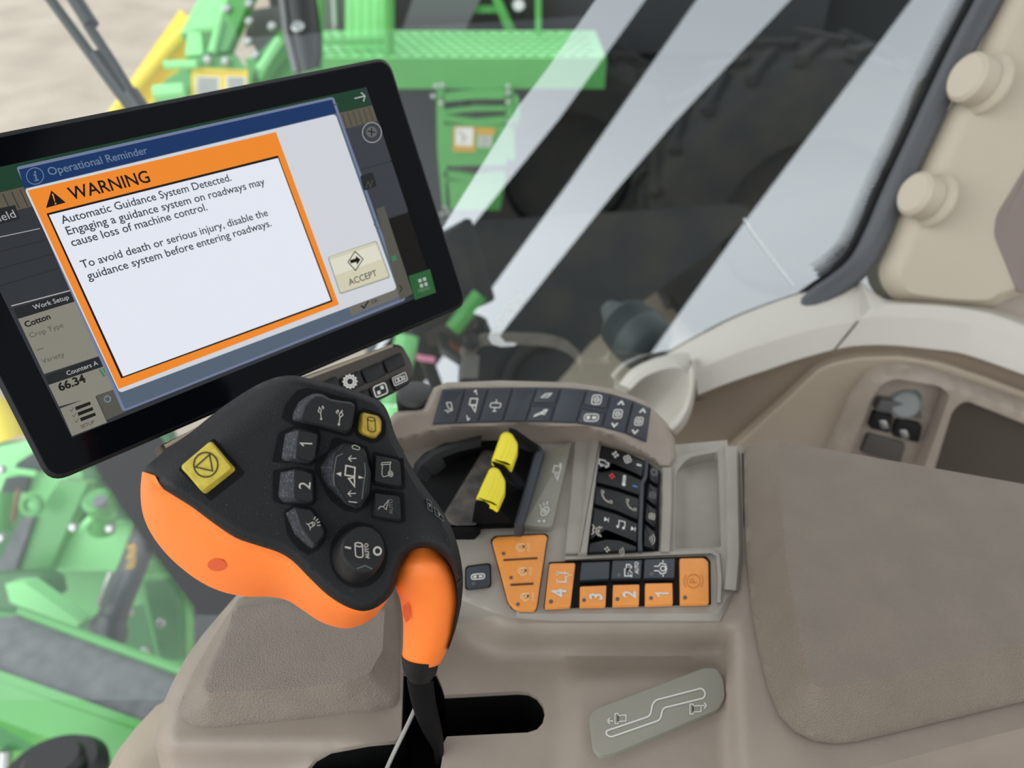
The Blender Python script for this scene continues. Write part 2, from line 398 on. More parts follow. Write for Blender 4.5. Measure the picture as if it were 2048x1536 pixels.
ICO = {
 'one': [('l', [(-.4, .45), (.1, .95), (.1, -.95)])],
 'lock': [('c', [(-.6, -.9), (.6, -.9), (.6, .1), (-.6, .1)]), ('l', [(-.4, .1), (-.4, .5)]+arc(0, .5, .4, 180, 0, 8)+[(.4, .1)]), ('f', [(-.45, -.75), (.45, -.75), (.45, -.05), (-.45, -.05)])],
 'box_wedge': [('c', [(-.5, 0), (.5, 0), (.5, .9), (-.5, .9)]), ('c', [(-.2, -.1), (.5, -.1), (.5, -.95)])],
 'wedge': [('c', [(-.6, .7), (.2, .8), (.7, -.5), (-.1, -.2)]), ('l', [(-.7, -.7), (.7, -.7)]), ('l', [(-.2, -1), (.2, -1)])],
 'bar_tank': [('c', rc([(-.8, -.35), (.8, -.35), (.8, .35), (-.8, .35)], .35, 4)), ('l', [(0, -.35), (0, -.9)]), ('l', [(0, .35), (0, .9)]), ('l', [(-.3, -.9), (.3, -.9)])],
 'pod': [('c', rc([(-.7, -.7), (.7, -.7), (.7, .7), (-.7, .7)], .4, 4)), ('c', arc(0, 0, .38, n=12)), ('l', [(-.2, 0), (.2, 0)])],
 'leaf': [('c', [(-.9, -.3), (-.2, .4), (.9, .5), (.3, -.3)]), ('l', [(-.5, 0), (.6, .2)])],
 'arm': [('l', [(-1, -.5), (.3, .1), (.9, .7)]), ('c', [(.1, 0), (.6, -.1), (.9, .6), (.4, .6)]), ('l', [(-.9, -.3), (.1, .25)])],
 'chev_u': [('f', [(-.9, -.5), (0, .6), (.9, -.5), (.5, -.7), (0, 0), (-.5, -.7)])],
 'chev_d': [('f', [(-.9, .5), (0, -.6), (.9, .5), (.5, .7), (0, 0), (-.5, .7)])],
 'chain': [('c', rc([(-1, -.5), (1, -.5), (1, .5), (-1, .5)], .5, 4)), ('f', [(-.7, -.25), (-.2, -.25), (-.2, .25), (-.7, .25)]), ('f', [(.1, -.2), (.7, -.2), (.7, .2), (.1, .2)])],
 'plus': [('f', [(-.7, -.22), (.7, -.22), (.7, .22), (-.7, .22)]), ('f', [(-.22, -.7), (.22, -.7), (.22, .7), (-.22, .7)])],
 'minus': [('f', [(-.6, -.2), (.6, -.2), (.6, .2), (-.6, .2)])],
 'fan': [('c', arc(-.4, .1, .42, n=10)), ('c', arc(.4, -.1, .42, n=10)), ('c', arc(.1, .45, .4, n=10)), ('c', arc(-.1, -.45, .4, n=10)), ('f', arc(0, 0, .15, n=8))],
 'thermo': [('c', rc([(-.15, -.2), (.15, -.2), (.15, 1), (-.15, 1)], .15, 3)), ('f', arc(0, -.55, .35, n=10))],
 'phone': [('l', [(-.8, .8), (-.8, .2), (-.3, -.5), (.4, -.8), (.9, -.6)]), ('f', [(-1, .9), (-.5, .9), (-.5, .4), (-1, .4)]), ('f', [(.5, -.4), (1, -.4), (1, -.9), (.5, -.9)])],
 'note': [('l', [(-.6, -.5), (-.6, .8), (.7, .8), (.7, -.5)]), ('f', arc(-.8, -.6, .3, n=10)), ('f', arc(.5, -.6, .3, n=10))],
 'skip': [('f', [(-.6, -.6), (.4, 0), (-.6, .6)]), ('f', [(.45, -.6), (.65, -.6), (.65, .6), (.45, .6)])],
 'mute': [('c', [(-.7, -.3), (-.2, -.3), (.4, -.8), (.4, .8), (-.2, .3), (-.7, .3)]), ('l', [(-.9, .9), (.9, -.9)]), ('l', [(-.9, -.9), (.9, .9)])],
 'waves': [('l', arc(-.8, 0, .5, -50, 50, 8)), ('l', arc(-.8, 0, 1.0, -50, 50, 8)), ('l', arc(-.8, 0, 1.5, -50, 50, 8))],
 'truck': [('c', [(-1, -.5), (.2, -.5), (.2, .4), (-1, .4)]), ('c', [(.2, -.5), (.9, -.5), (.9, .1), (.2, .1)]), ('c', arc(-.5, -.6, .22, n=8)), ('c', arc(.5, -.6, .22, n=8))],
 'engine': [('c', [(-.7, -.5), (-.7, .4), (-.3, .4), (-.3, .65), (.3, .65), (.3, .4), (.7, .4), (.7, -.5)]), ('c', arc(.1, 0, .38, n=12)), ('l', [(-1, -.3), (-1, .3)])],
 'axle': [('l', [(-1, .3), (-.4, .3), (-.1, .7), (.5, .6), (.7, 0), (.5, -.6), (-.1, -.7), (-.4, -.3), (-1, -.3)]), ('c', arc(.2, 0, .33, n=10)), ('l', [(.2, .8), (.2, 1.1)]), ('l', [(.2, -.8), (.2, -1.1)])],
 'park': [('c', arc(0, 0, .7, n=24)), ('l', arc(0, 0, 1.0, 50, 130, 10)), ('l', arc(0, 0, 1.0, 230, 310, 10)), ('l', [(-.15, -.35), (-.15, .35), (.1, .35), (.25, .18), (.1, 0), (-.15, 0)])],
 'implement': [('l', [(-.7, .8), (-.7, -.4), (.7, -.4), (.7, .8)]), ('l', [(-.95, .8), (-.35, .8)]), ('l', [(.35, .8), (.95, .8)])],
 'arrow': [('l', [(-.8, 0), (.8, 0)]), ('l', [(.2, .6), (.8, 0), (.2, -.6)])],
 'cyl': [('c', arc(0, .6, .5, n=14, ry=.22)), ('l', [(-.5, .6), (-.5, -.6)]+arc(0, -.6, .5, 180, 360, 8, ry=.22)+[(.5, -.6), (.5, .6)])],
 'hookL': [('f', [(-.2, .9), (.5, .5), (.45, .4), (-.25, .75)]), ('l', [(0, .7), (-.1, .1), (.5, -.1), (.9, -.9)]), ('l', [(0, .7), (.5, .4), (.5, -.1)]), ('c', arc(.92, -1, .14, n=8)), ('l', [(.5, 1.1), (.9, .9), (.8, .6)]), ('l', [(.5, 1.1), (.55, .7)])],
 'scroll': [('l', [(-.6, .8), (.7, 1.0), (.6, .75), (-.7, .55), (-.6, .8)]), ('l', [(-.55, .6), (-.7, -.6), (-.5, -.85), (.3, -.6)]), ('l', [(.55, .7), (.5, -.1)]), ('c', arc(.55, -.4, .33, n=12)), ('c', arc(.55, -.4, .15, n=8))],
 'nozzle': [('c', [(-.5, .2), (.5, .9), (.1, -.1)]), ('l', [(.1, -.1), (.4, -.5), (.2, -.9)]), ('l', [(-.5, .2), (.1, -.1)])],
 'lamp': [('c', [(-.35, -.5), (.35, -.5), (.35, .1), (-.35, .1)]), ('l', [(-.7, -.7), (-.35, -.5)]), ('l', [(.35, -.5), (.7, -.7)]), ('l', arc(0, .1, .35, 0, 180, 8)), ('l', [(-.6, .6), (-.9, 1.1)]), ('l', [(-.2, .75), (-.3, 1.3)]), ('l', [(.2, .75), (.3, 1.3)]), ('l', [(.6, .6), (.9, 1.1)])],
 'gear': [('c', [(math.cos(a)*(1.0 if k % 2 else .78), math.sin(a)*(1.0 if k % 2 else .78)) for k, a in enumerate(np.linspace(0, 2*math.pi, 24, endpoint=False))]), ('c', arc(0, 0, .55, n=16))],
 'quad': [('c', rc([(-1, -.8), (1, -.8), (1, .8), (-1, .8)], .4, 4)), ('f', [(-.6, 0), (-.1, 0), (-.1, .5), (-.6, .5)]), ('f', [(.1, -.5), (.6, -.5), (.6, 0), (.1, 0)])],
 'keys': [('c', rc([(-1, -.6), (1, -.6), (1, .6), (-1, .6)], .2, 3)), ('c', [(-.7, -.3), (-.3, -.3), (-.3, .3), (-.7, .3)]), ('c', [(-.15, -.3), (.25, -.3), (.25, .3), (-.15, .3)]), ('l', [(.45, -.3), (.45, .3), (.7, .3), (.7, -.3)])],
 'spray': [('c', arc(.1, -.2, .55, n=14)), ('c', arc(.1, -.2, .2, n=8)), ('l', [(-.6, .5), (-.9, 1)]), ('l', [(-.2, .6), (-.35, 1.1)]), ('l', [(.2, .6), (.2, 1.1)]), ('l', [(-.4, .2), (-.7, .4)])],
}
UP1, UP2 = (0, -1), (-1, 0)      # lettering on the console reads towards the top of the frame, its tops to the left
def vmul(v, k): return (v[0]*k, v[1]*k)

# ================================================================== SETTING
def struct(name, b, parent=None, **k):
    o = obj(name, b, parent, **k)
    if parent is None: o['kind'] = 'structure'
    return o
GZ = -2.9
b = MB(); b.add([(-60, -10, GZ), (60, -10, GZ), (60, 120, GZ), (-60, 120, GZ)], [[0, 1, 2, 3]], SAND); struct('ground', b)
# side pane, leaning out at its top
TL_ = math.radians(30)
W2 = plane((0, 0.93, -0.12), (0, -math.cos(TL_), math.sin(TL_)))
w1a, w1b = W2(1191, 0), W2(780, 640); w1c = pd(0, 300, 1.1)
n1 = nrm(np.cross(w1b-w1a, w1c-w1a)); n1 = n1 if n1@FV < 0 else -n1
W1 = plane(w1a, n1)
G1 = glass_mat('windscreen_glass', (0.93, 0.965, 0.935), 0.035)
G2 = glass_mat('side_glass', (0.82, 0.88, 0.87), 0.36)
EDGE = [(1307, -150), (1191, 0), (1095, 137), (1037, 212), (897, 437), (780, 640), (700, 800)]
b = MB(); fill(b, [(-700, -400), (-400, -150)]+EDGE+[(600, 1100), (560, 1400), (-700, 1400)], W1, G1); w1o = struct('window_1', b)
b = MB(); fill(b, EDGE+[(1100, 860), (1400, 800), (1700, 720), (1760, 600), (1830, 500), (2100, -150)], W2, G2); w2o = struct('window_2', b)
# black printed border of the windscreen with its dotted edge
b = MB()
fl = [(110, 800), (150, 868), (190, 930), (240, 1010), (290, 1080), (340, 1150), (375, 1195), (400, 1230)]
fill(b, fl+[(560, 1230), (420, 1000), (300, 850), (200, 760)], lambda x, y: W1(x, y, 0.002), FRIT)
P = resample(fl, 95)
for r in range(4):
    for k in range(len(P)-1):
        t = P[min(k+1, len(P)-1)]-P[max(k-1, 0)]; t = t/np.linalg.norm(t); nn = np.array([t[1], -t[0]])
        nn = nn if nn[0] < 0 else -nn
        c = P[k]+t*(2.0 if r % 2 else 0)+nn*(2.5+r*4.2); fill(b, arc(c[0], c[1], 2.2-r*0.42, n=6), lambda x, y: W1(x, y, 0.002), FRIT)
obj('frit_border', b, w1o)
# seal and dotted border beside the pillar
sl = smooth([(2030, -100), (2003, -50), (1978, 0), (1925, 100), (1872, 210), (1835, 290), (1790, 385), (1760, 455), (1733, 510), (1708, 543), (1672, 572), (1630, 602), (1590, 640)], 60)
b = MB(); b.tube([W2(x, y, 0.016) for x, y in sl], 0.0165, SEAL, 14); struct('trim_1', b)
b = MB(); fo_ = []; fi_ = []
P = resample(sl, 150)
for k in range(len(P)):
    t = P[min(k+1, len(P)-1)]-P[max(k-1, 0)]; t = t/np.linalg.norm(t); nn = np.array([-abs(t[1]), -abs(t[0])]) if True else 0
    fo_.append(P[k]+nn*30); fi_.append(P[k]+nn*2)
b.loft([[W2(x, y, 0.003) for x, y in fo_], [W2(x, y, 0.003) for x, y in fi_]], FRIT, closed=False, cap1=False)
P = resample(sl[:int(len(sl)*0.9)], 88)
for r in range(6):
    for k in range(0, len(P)-1):
        t = P[min(k+1, len(P)-1)]-P[max(k-1, 0)]; t = t/np.linalg.norm(t); nn = np.array([-abs(t[1]), -abs(t[0])])
        c = P[k]+nn*(31+r*6.2)+t*(4.5 if r % 2 else 0); fill(b, arc(c[0], c[1], 3.9-r*0.5, n=8), lambda x, y: W2(x, y, 0.003), FRIT)
obj('frit_border', b, w2o)
PALE_FILM = bpy.data.materials.new('pale_glass_film'); PALE_FILM.use_nodes = True; _n = PALE_FILM.node_tree; _n.nodes.clear()
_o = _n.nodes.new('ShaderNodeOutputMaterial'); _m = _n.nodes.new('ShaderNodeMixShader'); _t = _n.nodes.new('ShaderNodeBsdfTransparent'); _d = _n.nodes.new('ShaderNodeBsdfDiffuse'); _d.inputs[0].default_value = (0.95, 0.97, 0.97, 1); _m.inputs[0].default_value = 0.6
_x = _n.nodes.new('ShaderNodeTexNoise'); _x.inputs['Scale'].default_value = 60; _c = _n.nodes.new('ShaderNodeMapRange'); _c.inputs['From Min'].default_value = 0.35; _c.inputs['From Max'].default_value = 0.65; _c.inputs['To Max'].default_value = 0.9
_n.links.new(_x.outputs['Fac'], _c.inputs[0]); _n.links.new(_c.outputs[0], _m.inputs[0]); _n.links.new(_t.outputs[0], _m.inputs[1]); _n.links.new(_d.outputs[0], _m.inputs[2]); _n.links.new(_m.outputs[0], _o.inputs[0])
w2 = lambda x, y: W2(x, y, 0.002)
b = MB(); fill(b, [(1052, 584), (1060, 586), (1050, 606), (1032, 622), (1012, 655), (1000, 672), (1010, 684), (1034, 686), (1030, 692), (1002, 694), (984, 688), (976, 676), (984, 655), (1002, 622), (1022, 602)], w2, PALE_FILM); obj('pale_streak', b, w2o)  # pale mottled patch on the pane
b = MB(); ribbon(b, [(1488, 436), (1497, 452), (1512, 474), (1535, 505), (1560, 538), (1588, 572)], 5, w2, PALE_FILM); obj('pale_streak', b, w2o)  # pale line painting the window frame's reflection onto the pane
# pillar cover with two round caps
PILM = mat('pillar_plastic', (182, 171, 152), 0.55, 0.15, 800)
PE = [(2045, -90), (2004, 0), (1960, 92), (1905, 205), (1861, 297), (1806, 410), (1785, 470), (1768, 510), (1757, 537), (1762, 567), (1780, 592), (1805, 603), (1900, 612), (1985, 614), (2010, 602), (2060, 588), (2200, 560)]
PM = [(2088, -90), (2050, 0), (2003, 100), (1948, 215), (1903, 310), (1848, 425), (1829, 475), (1814, 512), (1802, 540), (1805, 562), (1814, 578), (1828, 587), (1900, 597), (1975, 599), (2000, 586), (2060, 570), (2200, 540)]
PX = [(2240, -90+630*i/16) for i in range(17)]
pil = MB(); pe, pm, px_ = smooth(PE, 96), smooth(PM, 96), smooth(PX, 96)
pil.loft([[W2(x, y, h) for x, y in q] for q, h in ((pe, 0.0), (pe, 0.018), (pe+(pm-pe)*0.25, 0.026), (pe+(pm-pe)*0.8, 0.042), (pm, 0.045), (pm+(px_-pm)*0.05, 0.046), (px_, 0.046))], PILM, closed=False, cap1=False)
pilo = struct('trim_2', pil)
b = MB(); fill(b, [(1940, 650), (1975, 606), (2060, 580), (2240, 540), (2240, 740)], lambda x, y: W2(x, y, 0.012), TAUPE); obj('lower_cover', b, pilo)
b = MB(); b.slab([(2200, 60), (2060, 320), (1993, 430), (1988, 470), (2036, 588), (2200, 552)], W2, 0.048, 0.044, mat('purple_brown_plastic', (128, 114, 108), 0.6), b=4, r=14, bh=0.002); obj('recess_panel', b, pilo)
for (fx, fy) in ((1928, 152), (1824, 385)):
    k = 1.0 if fy < 300 else 0.93
    vd = nrm(ray(fx, fy)); ax = nrm(-0.40*vd+0.92*(-0.94*RV+0.34*UV)); c = W2(fx, fy, 0.062)
    b = MB(); b.disc(c-ax*0.040, ax, 0.038*k, 0.016, PILM, 32, 0.012); b.disc(c-ax*0.026, ax, 0.031*k, 0.026, PILM, 32, 0.005); obj('round_cap', b, pilo)
# sill rails
def rail(b, rows, m, n=40):
    R_ = []
    for pts, mp, h in rows:
        q = smooth(pts, n); R_.append([mp(x, y, h) for x, y in q])
    b.loft(R_, m, closed=False, cap1=False)
    vs = []; 
    for e in (0, -1): b.add([r[e] for r in R_], [list(range(len(R_)))], m)
T1 = [(1336, 708), (1400, 672), (1468, 637), (1530, 612), (1587, 592), (1640, 577), (1712, 558)]
M1 = [(1388, 722), (1440, 698), (1491, 677), (1540, 661), (1587, 647), (1640, 634), (1736, 617)]
B1 = [(1396, 790), (1440, 772), (1490, 754), (1536, 739), (1580, 724), (1620, 712), (1667, 699)]
b = MB(); rail(b, [(T1, W2, -0.02), (T1, W2, 0.012), (M1, W2, 0.05), ([(x*.7+u*.3, y*.7+v*.3) for (x, y), (u, v) in zip(M1, B1)], W2, 0.060), (B1, W2, 0.056), (B1, W2, 0.0)], CREAM); struct('trim_3', b)
T2 = [(1717, 556), (1740, 580), (1770, 599), (1861, 602), (1920, 607), (1980, 616), (2048, 637), (2160, 680)]
M2 = [(1742, 615), (1756, 609), (1775, 608), (1861, 611), (1920, 617), (1980, 628), (2048, 652), (2160, 700)]
B2 = [(1672, 699), (1700, 693), (1745, 690), (1792, 691), (1860, 698), (1929, 708), (2048, 749), (2160, 790)]
b = MB(); rail(b, [(T2, W2, -0.02), (T2, W2, 0.02), (M2, W2, 0.058), ([(x*.7+u*.3, y*.7+v*.3) for (x, y), (u, v) in zip(M2, B2)], W2, 0.066), (B2, W2, 0.058), (B2, W2, 0.0)], CREAM); struct('trim_4', b)
# side wall under the sill
WL = plane((0, 0.86, 0), (0, -1, 0))
b = MB(); fill(b, [(1330, 790), (1396, 760), (1536, 715), (1669, 675), (1792, 670), (1929, 690), (2060, 730), (2300, 800), (2300, 1500), (1290, 1500)], WL, BROWN)
wro = struct('wall_right', b)
b = MB(); b.slab([(1455, 900), (1560, 805), (1635, 735), (1665, 722), (1720, 711), (1800, 709), (1880, 722), (1960, 748), (2060, 785), (2300, 860), (2300, 1400), (1300, 1400), (1330, 1010)], WL, 0.016, 0.0, TAN, b=9, r=10, bh=0.008); obj('moulded_panel', b, wro)
FRM = [(1640, 935), (1700, 800), (1735, 752), (1760, 736), (1800, 730), (1850, 735), (1920, 757), (2060, 805), (2300, 880), (2300, 1300), (1500, 1300)]
OPN = rc([(1690, 930), (1742, 800), (1762, 768), (1790, 757), (1880, 772), (1900, 790), (1895, 806), (1836, 970), (1700, 1000)], 12)
PKT = rc([(1862, 960), (1905, 820), (1930, 800), (2020, 836), (2120, 875), (2300, 940), (2300, 1200), (1850, 1200)], 14)
b = MB(); b.sheet(FRM, lambda x, y, h: WL(x, y, 0.046-0.022*(1-h)), TAUPE, 16, [OPN, PKT], (0, 0.040, 0), lambda V: np.array([ss(0, 26, d) for d in distpoly(FRM, V)])); obj('pocket_frame', b, wro)
b = MB(); fill(b, [(1820, 1250), (1880, 780), (2300, 900), (2300, 1250)], lambda x, y: WL(x, y, 0.0175), DARKBROWN); obj('pocket_liner', b, wro)
# power outlets in the frame
T = thing('outlet_panel', WL(1780, 930, 0.02), 'taupe power outlet panel in the side wall above the armrest', 'outlet panel')
b = MB(); b.slab([(1660, 1010), (1742, 790), (1762, 760), (1790, 748), (1890, 765), (1910, 785), (1835, 1010)], WL, 0.022, 0.0165, TAUPE, b=3, r=12); obj('plate', b, T)
def outl(name, poly, h, m, caps=(), label=None):
    b = MB(); b.slab(poly, WL, h, 0.021, m, b=3, r=6); o = obj(name, b, T, label=label)
    for c in caps: one('contact', STEEL, lambda b, m: b.slab([(c[0]-11, c[1]-9), (c[0]+5, c[1]-9), (c[0]+10, c[1]+8), (c[0]-5, c[1]+8)], WL, h+0.001, h-0.001, m, b=1, r=5), o)
outl('socket', [(1760, 800), (1840, 812), (1845, 838), (1832, 836), (1750, 822)], 0.034, mat('socket_grey', (84, 84, 84), 0.5))
b = MB(); b.disc(WL(1806, 806, 0.024), (-0.2, -1, 0.5), 0.021, 0.012, mat('socket_cap_grey', (120, 124, 122), 0.4), 20, 0.004); b.disc(WL(1812, 800, 0.024), (-0.1, -1, 0.6), 0.019, 0.006, mat('teal_ring', (30, 92, 84), 0.4), 20, 0.002); obj('socket_cover', b, T)
outl('switch', [(1748, 825), (1788, 832), (1778, 866), (1738, 856)], 0.030, BLK2, [(1768, 850)])
outl('switch', [(1795, 840), (1845, 850), (1838, 886), (1784, 872)], 0.030, BLK2, [(1809, 869)])
outl('usb_socket', [(1736, 868), (1812, 888), (1800, 930), (1722, 905)], 0.028, mat('socket_dark', (78, 74, 70), 0.5))
# cream scoop at the end of the front rail
b = MB()
so_ = smooth([(1238, 768), (1262, 740), (1300, 720), (1345, 708), (1384, 707), (1393, 722), (1391, 752)], 30); si_ = smooth([(1262, 778), (1285, 756), (1315, 742), (1350, 735), (1375, 745), (1376, 790), (1358, 838)], 30); se_ = smooth([(1235, 800), (1270, 800), (1290, 815), (1310, 830), (1330, 845), (1345, 855), (1352, 862)], 30)
b.loft([[W2(x, y, 0.03) for x, y in so_], [W2(x, y, 0.075) for x, y in [((a[0]+c[0])/2, (a[1]+c[1])/2) for a, c in zip(so_, si_)]], [W2(x, y, 0.08) for x, y in si_], [W2(x, y, 0.02) for x, y in se_]], CREAM, closed=False, cap1=False)
so2 = smooth([(1391, 712), (1394, 740), (1392, 775), (1385, 815), (1370, 850), (1352, 870)], 30); si2 = smooth([(1376, 745), (1378, 770), (1372, 800), (1360, 825), (1345, 842), (1335, 850)], 30)
b.loft([[W2(x, y, 0.05) for x, y in so2], [W2(x, y, 0.085) for x, y in [((a[0]+c[0])/2, (a[1]+c[1])/2) for a, c in zip(so2, si2)]], [W2(x, y, 0.08) for x, y in si2]], CREAM, closed=False, cap1=False)
struct('trim_5', b)
# cab roof and the left-hand posts (seen only as reflections in the side pane)
b = MB(); b.box((0.1, 0.80, 1.40), (2.4, 1.0, 0.05), HEADL); struct('ceiling', b)
def refl(x, y, Y):
    p = W2(x, y); d = ray(x, y); r = d-2*(d@W2.n)*W2.n; return p+r*((Y-p[1])/r[1])
for i, q in enumerate(([(1414, -170), (1507, -170), (1385, 0), (1140, 350), (940, 622), (813, 800), (690, 800), (905, 500), (1120, 235), (1290, 0)], [(1740, -170), (1948, -170), (1820, 0), (1686, 178), (1491, 437), (1325, 670), (1240, 790), (910, 790), (995, 675), (1232, 380), (1352, 240), (1580, 0)])):
    b = MB(); b.prism([refl(x, y, -0.75) for x, y in q], (0, -0.05, 0), CABD); struct('trim_%d' % (6+i), b)
b = MB(); b.box((0.35, 0.25, -0.80), (1.5, 1.25, 0.06), DARKBROWN); struct('floor', b)

# ================================================================== CONTROL CONSOLE
CON = thing('control_console', (0.05, 0.35, -0.77), 'taupe armrest control console carrying the orange-grip joystick and switches', 'control console')
SLOT = [(806, 1345), (872, 1345), (884, 1372), (889, 1390), (1037, 1382), (1058, 1384), (1074, 1393), (1086, 1409), (1090, 1428), (1085, 1447), (1074, 1459), (1056, 1465), (894, 1473), (887, 1486), (884, 1520), (870, 1600), (590, 1600), (612, 1540), (631, 1517), (661, 1500), (737, 1486), (791, 1481), (802, 1468)]
BODY = [(478, 1185), (440, 1228), (405, 1270), (372, 1315), (345, 1365), (325, 1410), (313, 1455), (312, 1490), (322, 1540), (345, 1640), (1690, 1640), (1725, 1540), (2048, 1455), (2250, 1400), (2250, 1040), (1560, 930), (1500, 900), (1484, 1100), (1470, 1180), (1440, 1215), (1100, 1215), (980, 1195), (900, 1150), (700, 1120)]
LEFT = BODY[:10]
def edge_y(x): return float(np.interp(x, [880, 920, 973, 1012, 1100, 1452], [1180, 1198, 1219, 1232, 1240, 1238]))
def zbody(V):
    dl = distpoly(LEFT, V, False); o = []
    for (x, y), d in zip(V, dl):
        e = edge_y(x); wdt = 95-22*ss(930, 1120, x)
        s = 1-ss(e+4, e+wdt, y)
        s *= ss(880, 1010, x)
        s = max(s, ss(1432, 1475, x-(y-1240)*0.06))
        z = -0.0325+0.0295*s
        z += 0.011*ss(1105, 1165, x)*ss(1312, 1372, y)*(1-s)
        z += 0.012*ss(900, 700, x)*ss(1535, 1480, y)
        if x < 700: z -= 0.016*(1-ss(0, 30, d)); z -= 0.014*ss(1485, 1570, y)*(1-ss(560, 680, x))
        o.append(z)
    return np.array(o)
b = MB(); b.sheet(BODY, lambda x, y, h: zm(x, y, h), TAUPE, 15, [SLOT], (0, 0, -0.07), zbody, BLKW); obj('body', b, CON, sharp=50)
b = MB(); b.box((-0.03, 0.22, -0.115), (0.30, 0.24, 0.03), BLKW); obj('slot_liner', b, CON)
b = MB(); b.box((0.06, 0.37, -0.45), (0.22, 0.16, 0.66), DARKBROWN, bev=0.01); obj('pedestal', b, CON)
b = MB(); b.sheet([(180, 1640), (212, 1545), (235, 1502), (272, 1455), (312, 1412), (420, 1350), (600, 1300), (900, 1300), (900, 1640)], lambda x, y, h: zm(x, y, -0.12-0.03*(1-h)), TAN, 24, (), (0, 0, -0.1), lambda V: np.array([ss(0, 40, d) for d in distpoly([(180, 1640), (212, 1545), (235, 1502), (272, 1455), (312, 1412), (420, 1350)], V, False)])); obj('lower_cover', b, CON)
# palm pad
PAD = [(478, 1196), (452, 1235), (420, 1285), (392, 1335), (368, 1385), (357, 1415), (362, 1434), (380, 1448), (405, 1453), (430, 1453), (600, 1437), (740, 1420), (788, 1402), (798, 1385), (800, 1240), (790, 1170), (640, 1150)]
TOPP = [(468, 1215), (455, 1260), (428, 1320), (410, 1365), (408, 1378), (420, 1385), (560, 1378), (690, 1366), (740, 1345), (765, 1300), (770, 1215), (700, 1180)]
def zpad(V):
    do = distpoly(PAD, V); di = distpoly(TOPP, V); ins = inside(TOPP, V)
    return np.array([-0.0190+0.025*(1.0 if i else (a/(a+c+1e-6)))*(0.35+0.65*ss(0, 6, a)) for a, c, i in zip(do, di, ins)])
b = MB(); b.sheet(PAD, lambda x, y, h: zm(x, y, h), TAUPE_D, 9, (), (0, 0, -0.02), zpad, None, [TOPP+TOPP[:1]]); obj('palm_pad', b, CON, sharp=60)
# grey deck that carries the switches
DECK = [(770, 895), (800, 862), (1100, 858), (1205, 868), (1330, 905), (1345, 916), (1440, 893), (1483, 892), (1486, 1000), (1488, 1120), (1470, 1180), (1452, 1222), (1440, 1241), (1100, 1241), (1012, 1233), (973, 1220), (920, 1199), (880, 1180), (800, 1100)]
PKD = rc([(1352, 944), (1375, 915), (1436, 903), (1443, 1094), (1349, 1098)], [14, 20, 6, 6, 6])
def zdk(V):
    d = distpoly(DECK, V); return np.array([-0.0025*(1-ss(0, 7, q)) for q in d])
b = MB(); b.sheet(DECK, lambda x, y, h: zm(x, y, h), GREYDECK, 18, [PKD], (0, 0, -0.05), zdk); obj('deck', b, CON)
b = MB(); b.sheet([(1340, 890), (1455, 880), (1460, 1110), (1335, 1115)], lambda x, y, h: zm(x, y, -0.010+0.008*ss(1380, 1345, x)), GREYDECK, 10); obj('tray_floor', b, CON)
b = MB(); ridge(b, [(1464, 893), (1466, 1000), (1468, 1110), (1462, 1180)], 34, zm, -0.002, 0.004, GREYDECK); obj('side_rim', b, CON)
b = MB(); ridge(b, [(1130, 1116), (1300, 1108), (1424, 1103), (1436, 1110), (1440, 1160), (1438, 1205)], 12, zm, -0.001, 0.003, GREYDECK, 60); obj('panel_rim', b, CON)
b = MB(); b.slab([(1150, 882), (1203, 874), (1174, 1108), (1130, 1108)], zm, 0.004, -0.003, GREYDECK, b=3, r=3, bh=0.0015); b.slab([(1180, 876), (1203, 873), (1174, 1108), (1157, 1109)], zm, 0.007, 0.002, GREYDECK, b=3, r=2, bh=0.0015); obj('divider_wall', b, CON)
b = MB(); ridge(b, [(1334, 935), (1334, 1000), (1332, 1060), (1330, 1104)], 30, zm, -0.002, 0.004, GREYDECK); obj('keypad_rim', b, CON)
# embossed label plate with the lever pattern
b = MB(); b.slab([(1178, 1432), (1190, 1418), (1410, 1335), (1435, 1337), (1447, 1360), (1450, 1395), (1437, 1418), (1225, 1508), (1200, 1511), (1186, 1495)], zm, -0.0165, -0.022, PLATE, b=2, r=8, bh=0.0005); pl = obj('label_plate', b, CON, label='grey green plate with white lever pattern')
b = MB(); z_ = lambda x, y: zm(x, y, -0.0161)
g = rc([(1212, 1462), (1300, 1432), (1305, 1408), (1312, 1400), (1404, 1376), (1411, 1386), (1408, 1396), (1326, 1416), (1320, 1440), (1222, 1474), (1213, 1470)], 7)
ribbon(b, g, 3, z_, WHITEI, True)
for cx_, cy_, a_ in ((1238, 1437, -1), (1388, 1418, 1)):
    for q in ([(-8, -10), (-2, -10), (-2, 10), (-8, 10)], [(-2, -6), (14, -7), (14, 5), (-2, 6)]): ribbon(b, [(cx_+x*1.0, cy_+y) for x, y in q], 1.8, z_, WHITEI, True)
ar = lambda x, y, s: ribbon(b, [(x, y), (x+12*s, y)], 2.2, z_, WHITEI) or ribbon(b, [(x+6*s, y-6), (x+12*s, y), (x+6*s, y+6)], 2.2, z_, WHITEI)
ar(1226, 1442, -1); ar(1402, 1411, 1); obj('print', b, pl)

# ---- palette of small builders
def button(root, poly, mp, h1, h0, m, name='button', b=2, r=4, draw=None, base=None, label=None, bh=0.0008, side=None):
    k = MB(); k.slab(poly, mp, h1, h0, m, b=b, r=r, base=base, bh=bh, side=side); o = obj(name, k, root, label=label)
    if draw:
        k = MB(); draw(k, lambda x, y: mp(x, y, h1+0.0002)); obj('symbol', k, o)
    return o
def led(k, pos, x, y, r=4.5): fill(k, arc(x, y, r, n=12), pos, LEDM)

